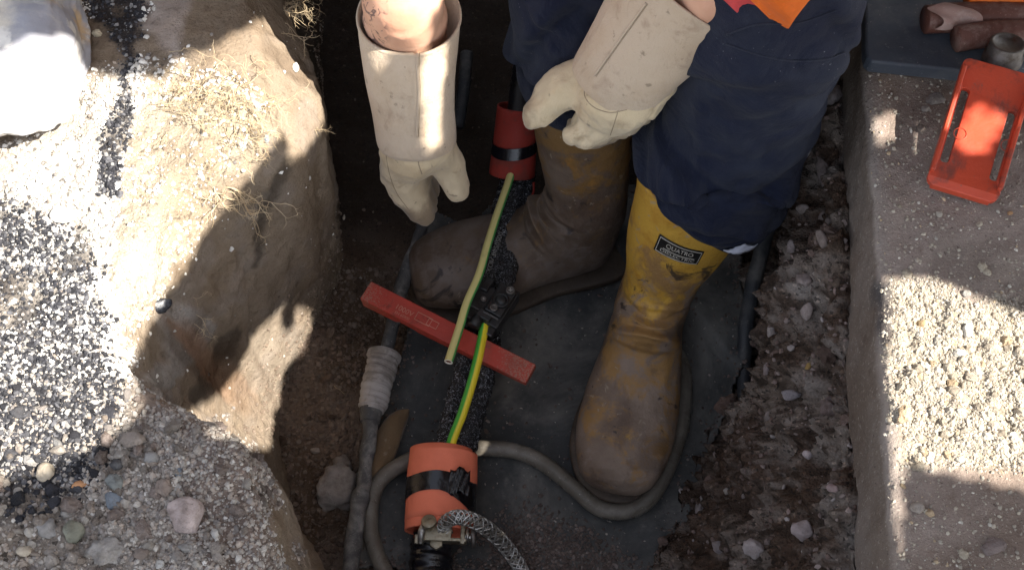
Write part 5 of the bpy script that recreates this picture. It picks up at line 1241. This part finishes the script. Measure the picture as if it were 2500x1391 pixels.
def palL(C, r_):
    a = pal([(.29, .26, .23), (.38, .35, .31), (.20, .18, .17), (.50, .48, .45), (.27, .22, .18)], [5, 3, 3, .7, 4])(C, r_)
    wh = pal([(.62, .60, .56), (.50, .47, .42), (.72, .70, .67)], [4, 3, 2])(C, r_); a = np.where(((project(C)[1] < 900 + 60 * r_.random(len(C))) & (r_.random(len(C)) < .75))[:, None], wh, a)  # sunlight painted in: grains whitened on the sunlit upper bank
    b = pal([(.02, .02, .024), (.035, .035, .042), (.34, .33, .32), (.10, .10, .11)], [5, 3, 1.8, 3.0])(C, r_)
    u_, v_ = project(C); k = np.maximum(sstep(-40, 40, polydist(u_ + 25 * fbm(C, 30, 3, 3), v_, [(-600, 480), (60, 470), (160, 560), (230, 680), (270, 850), (300, 1000), (200, 1180), (100, 1250), (-700, 1300)])) * .8,
                   sstep(-10, 10, polydist(u_ + 12 * fbm(C, 30, 3, 3), v_, [(205, -60), (350, -60), (350, 130), (310, 180), (330, 260), (300, 350), (280, 480), (240, 480), (240, 330), (290, 230), (280, 120), (215, 60)])))
    k = r_.random(len(C)) < k; return np.where(k[:, None], b, a)
zg = (.25 + sstep(-.35, .4, fbm(Pd, 14, 4, 123))) * np.clip((z_gravel + z_tar * .8 + z_mound * .5 + z_root * .25) * (1 - .97 * z_smooth) + .0015 * left, 0, 1.5)
FL = fv[fsid == 0]
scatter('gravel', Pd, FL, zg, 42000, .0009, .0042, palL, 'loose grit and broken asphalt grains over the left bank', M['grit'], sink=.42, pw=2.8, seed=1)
scatter('gravel', Pd, FL, np.clip(z_gravel * sstep(900, 1100, vv2) + .25 * z_mound + .0005 * left, 0, 1.5), 520, .004, .0105, palL, 'coarser mixed stones over the lower left bank', M['stone'], sink=.38, pw=2.2, seed=11, tmpl=T2, jam=.05)
FR = fv[(fsid == 2)]
scatter('gravel', Pd, FR, np.ones(len(Pd)), 22000, .0011, .0055, pal([(.13, .09, .075), (.27, .215, .195), (.19, .14, .125), (.42, .38, .37)], [5, 2.4, 4, .4]), 'crumbly reddish grit over the rubble slope', M['grit'], pw=2.6, seed=2)
scatter('rubble', Pd, FR, np.ones(len(Pd)), 260, .005, .0125, pal([(.16, .115, .10), (.27, .22, .2), (.38, .33, .32)], [4, 3, 1.2]), 'small clods and stones bedded in the rubble slope', M['stone'], pw=1.8, seed=22, tmpl=T2, jam=.05)
scatter('clods', Pd, FR, np.ones(len(Pd)), 330, .007, .022, pal([(.13, .09, .075), (.18, .135, .12), (.25, .20, .19)], [5, 3, 1.5]), 'crumbly clods of reddish soil stuck in the rubble slope', M['soilclod'], sink=.38, pw=1.9, seed=23, tmpl=T1, jam=.04)
scatter('clods', Pd, FL, np.clip(z_mound + z_gravel * sstep(900, 1100, vv2), 0, 1) + .004, 150, .005, .014, pal([(.22, .18, .16), (.28, .25, .22)], [3, 3]), 'soil clods over the lower left bank', M['soilclod'], sink=.3, pw=1.8, seed=24, tmpl=T1, jam=.04)
FF_ = fv[(fsid == 1)]
scatter('clods', Pd, FF_, (Pd[:, 0] < -.15) * (Pd[:, 1] < .05) * 1.0, 110, .004, .012, pal([(.12, .085, .065), (.16, .12, .095)], [3, 3]), 'soil clods at the foot of the left wall', M['soilclod'], sink=.25, pw=2, seed=25, tmpl=T1, jam=.04)
scatter('soil_crumbs', Pd, FF_, np.ones(len(Pd)) * (Pd[:, 0] < -.1) * (Pd[:, 1] < .03) + .01, 6000, .0010, .006, pal([(.115, .08, .06), (.15, .115, .09), (.2, .16, .13)], [5, 3, .3]), 'dark soil crumbs on the trench floor', M['grit'], pw=3, seed=3)
FLw = fv[(fsid == 0)]
scatter('soil_crumbs', Pd, FLw, (z_smooth > .5) * 1.0 * sstep(.25, .05, Pd[:, 2]) + .002 * left, 2000, .0008, .004, pal([(.13, .095, .07), (.2, .155, .12), (.34, .3, .26)], [5, 3, .5]), 'brown crumbs along the foot of the left wall', M['grit'], pw=3, seed=4)
pin = (pu > 2050) & (pu < 2600) & (pv > -100) & (pv < 1500) & (PP[:, 2] > .49)
FP = pf[pin[pf[:, 0]]]
scatter('gravel', PD, FP, .10 + 2.2 * zr, 26000, .0007, .0032, pal([(.36, .32, .26), (.27, .235, .2), (.5, .47, .42), (.45, .33, .2)], [5, 4, 1.3, .6]), 'sandy grit over the pavement', M['grit'], sink=.45, pw=2.8, seed=5)
scatter('rubble', PD, FP, .08 + 2.2 * zr * sstep(760, 850, pv), 200, .004, .0085, pal([(.40, .35, .28), (.6, .58, .52), (.42, .3, .18)], [4, 2, .6]), 'small broken stones in the sunlit part of the pavement', M['stone'], sink=.4, pw=1.8, seed=55, tmpl=T1, jam=.05)
# soil thrown on the lower part of the mat
mf = F2 = None
mv = np.array([tuple(v.co) for v in bpy.data.objects['rubber_mat'].data.vertices]); mfa = np.array([tuple(p.vertices) for p in bpy.data.objects['rubber_mat'].data.polygons])
mu, mvv = project(mv); dn_ = sstep(-60, 60, polydist(mu + 60 * fbm(mv, 14, 3, 6), mvv + 40 * fbm(mv, 14, 3, 8), [(1190, 1300), (1290, 1270), (1420, 1290), (1500, 1340), (1500, 1500), (1180, 1500)])) + .012 + .5 * np.exp(-np.clip(polydist(mv[:, 0], mv[:, 1], mp), 0, 1) / .008) * (.3 + sstep(-.2, .4, fbm(mv, 25, 3, 66)))
scatter('soil_crumbs', mv, mfa, dn_, 8000, .0008, .0042, pal([(.10, .075, .065), (.15, .115, .10), (.25, .21, .19)], [5, 3, .8]), 'brown soil crumbs spilled on the lower part of the mat', M['grit'], pw=2.6, seed=6)

# ---------------------------------------------------------------- roots
def roots(u, v, n, length, spread, label, seed, rad=.0005, out=.5, down=.2):
    r_ = np.random.default_rng(seed); mb = MB()
    def grow(p, d_, L_, r, depth):
        n_ = 12; Q_ = [p]; q_ = p.copy(); dd_ = d_
        for i in range(n_):
            dd_ = nrm(dd_ + r_.normal(size=3) * .25 + A3(0, 0, -.05)); q_ = q_ + dd_ * L_ / n_; Q_.append(q_)
            if depth < 2 and i > 1 and r_.random() < (.34 if depth == 0 else .2): grow(q_, nrm(dd_ + r_.normal(size=3) * .7), L_ * (.3 + .35 * r_.random()), r * .65, depth + 1)
        vv_, ff_ = tube(Q_, [r, r * .35], 18, 5, caps=False); mb.add(vv_, ff_)
    for k in range(n):
        h = hit(u + r_.normal() * spread[0], v + r_.normal() * spread[1])
        if h is None: continue
        p_, n_, _ = h
        d_ = nrm(nrm(n_) * out + A3(.7, -.35, -down) + r_.normal(size=3) * .4)
        grow(p_ - n_ * .002, d_, length * (.5 + .8 * r_.random()), rad * (.7 + .6 * r_.random()), 0)
    return tag(mb.build('roots', M['root'], None), label, 'roots')
roots(470, 235, 90, .050, (68, 40), 'dense tuft of pale fine roots sticking out of the left bank', 3)
roots(560, 290, 34, .050, (40, 30), 'pale root tips reaching over the lit soil below the dense tuft', 4)
roots(700, 20, 20, .040, (10, 22), 'root tuft hanging over the trench edge at the top', 5)
roots(545, 470, 16, .045, (25, 16), 'small sunlit root cluster beside the shadow edge', 6, rad=.0007)
roots(480, 760, 4, .030, (12, 20), 'few thin roots on the shaded wall', 7, rad=.0004)
roots(820, 945, 2, .022, (4, 10), 'tiny forked root on the lower wall', 8, rad=.0005)
roots(775, 315, 3, .018, (4, 4), 'short hair roots on the edge of the soil face', 9, rad=.0004)
def surf(bvs, pts):
    out = []
    for u, v in pts:
        b_ = None
        for bv in bvs:
            d_ = Vector(ray(u, v)).normalized(); h = bv.ray_cast(Vector(CAM), d_)
            if h[0] is not None and (b_ is None or h[3] < b_[1]): b_ = (np.array(h[0]), h[3])
        if b_ is not None: t = tosun(b_[0]); out.append((t[0], t[1]))
    return out
gch = [bvh_of(g_) for g_ in (glove1, body, gaunt1)]
holes.append(surf(gch, [(962, 22), (1035, 22), (1050, 60), (1085, 120), (1092, 165), (1078, 205), (1072, 290), (1078, 350), (1050, 368), (1040, 340), (1038, 290), (1026, 200), (1022, 125), (1000, 100), (985, 60)]))
cw = .007
gx = np.arange(-.15, 2.6, cw); gy = np.arange(-1.7, .55, cw)
GX, GY = np.meshgrid(gx[:-1] + cw / 2, gy[:-1] + cw / 2)
keep = np.ones(GX.size, bool)
for h in holes: keep &= ~inpoly(GX.ravel(), GY.ravel(), h)
keep &= ~((GX.ravel() < .12) & (GY.ravel() < -.3))
nxg, nyg = len(gx), len(gy)
VX, VY = np.meshgrid(gx, gy)
CVv = np.stack([VX.ravel(), VY.ravel(), HC + .0 * VX.ravel()], 1)
CF = np.array([(r * nxg + c, r * nxg + c + 1, (r + 1) * nxg + c + 1, (r + 1) * nxg + c) for r in range(nyg - 1) for c in range(nxg - 1)])[keep]
us, inv = np.unique(CF, return_inverse=True)
gobo = thing('sun_gobo', (1.3, -.6, .5), 'unseen grey cloth sheet added to shape the sunlight, with cut holes', 'gobo')  # added out of view, only to block and shape the sun
mk('gobo_sheet', CVv[us], inv.reshape(CF.shape), M['canvas'], gobo, smooth=False)
bt = [(-1.1, .46), (1.5, .46), (1.5, .95), (-1.1, .95)]
mk('gobo_sheet', [(x_, y_, HC - .01) for x_, y_ in bt], [(0, 1, 2, 3)], M['canvas'], gobo, smooth=False)  # added, unseen: keeps sky light off the far trench
mk('sky_blocker', [(-1.1, .95, .54), (1.5, .95, .54), (1.5, .95, HC), (-1.1, .95, HC)], [(0, 1, 2, 3)], M['canvas'], gobo, smooth=False)  # added, unseen upright sheet against sky light from behind
for (x_, y_) in ((2.58, -1.68), (2.58, .52)):
    v, f = tube([(x_, y_, .5), (x_, y_, HC)], .014, 4, 12); mk('gobo_pole', v, f, M['steel'], gobo)  # poles for the added, unseen sheet
#print('HOLES', [(round(min(p[0] for p in h), 2), round(max(p[0] for p in h), 2), round(min(p[1] for p in h), 2), round(max(p[1] for p in h), 2)) for h in holes])
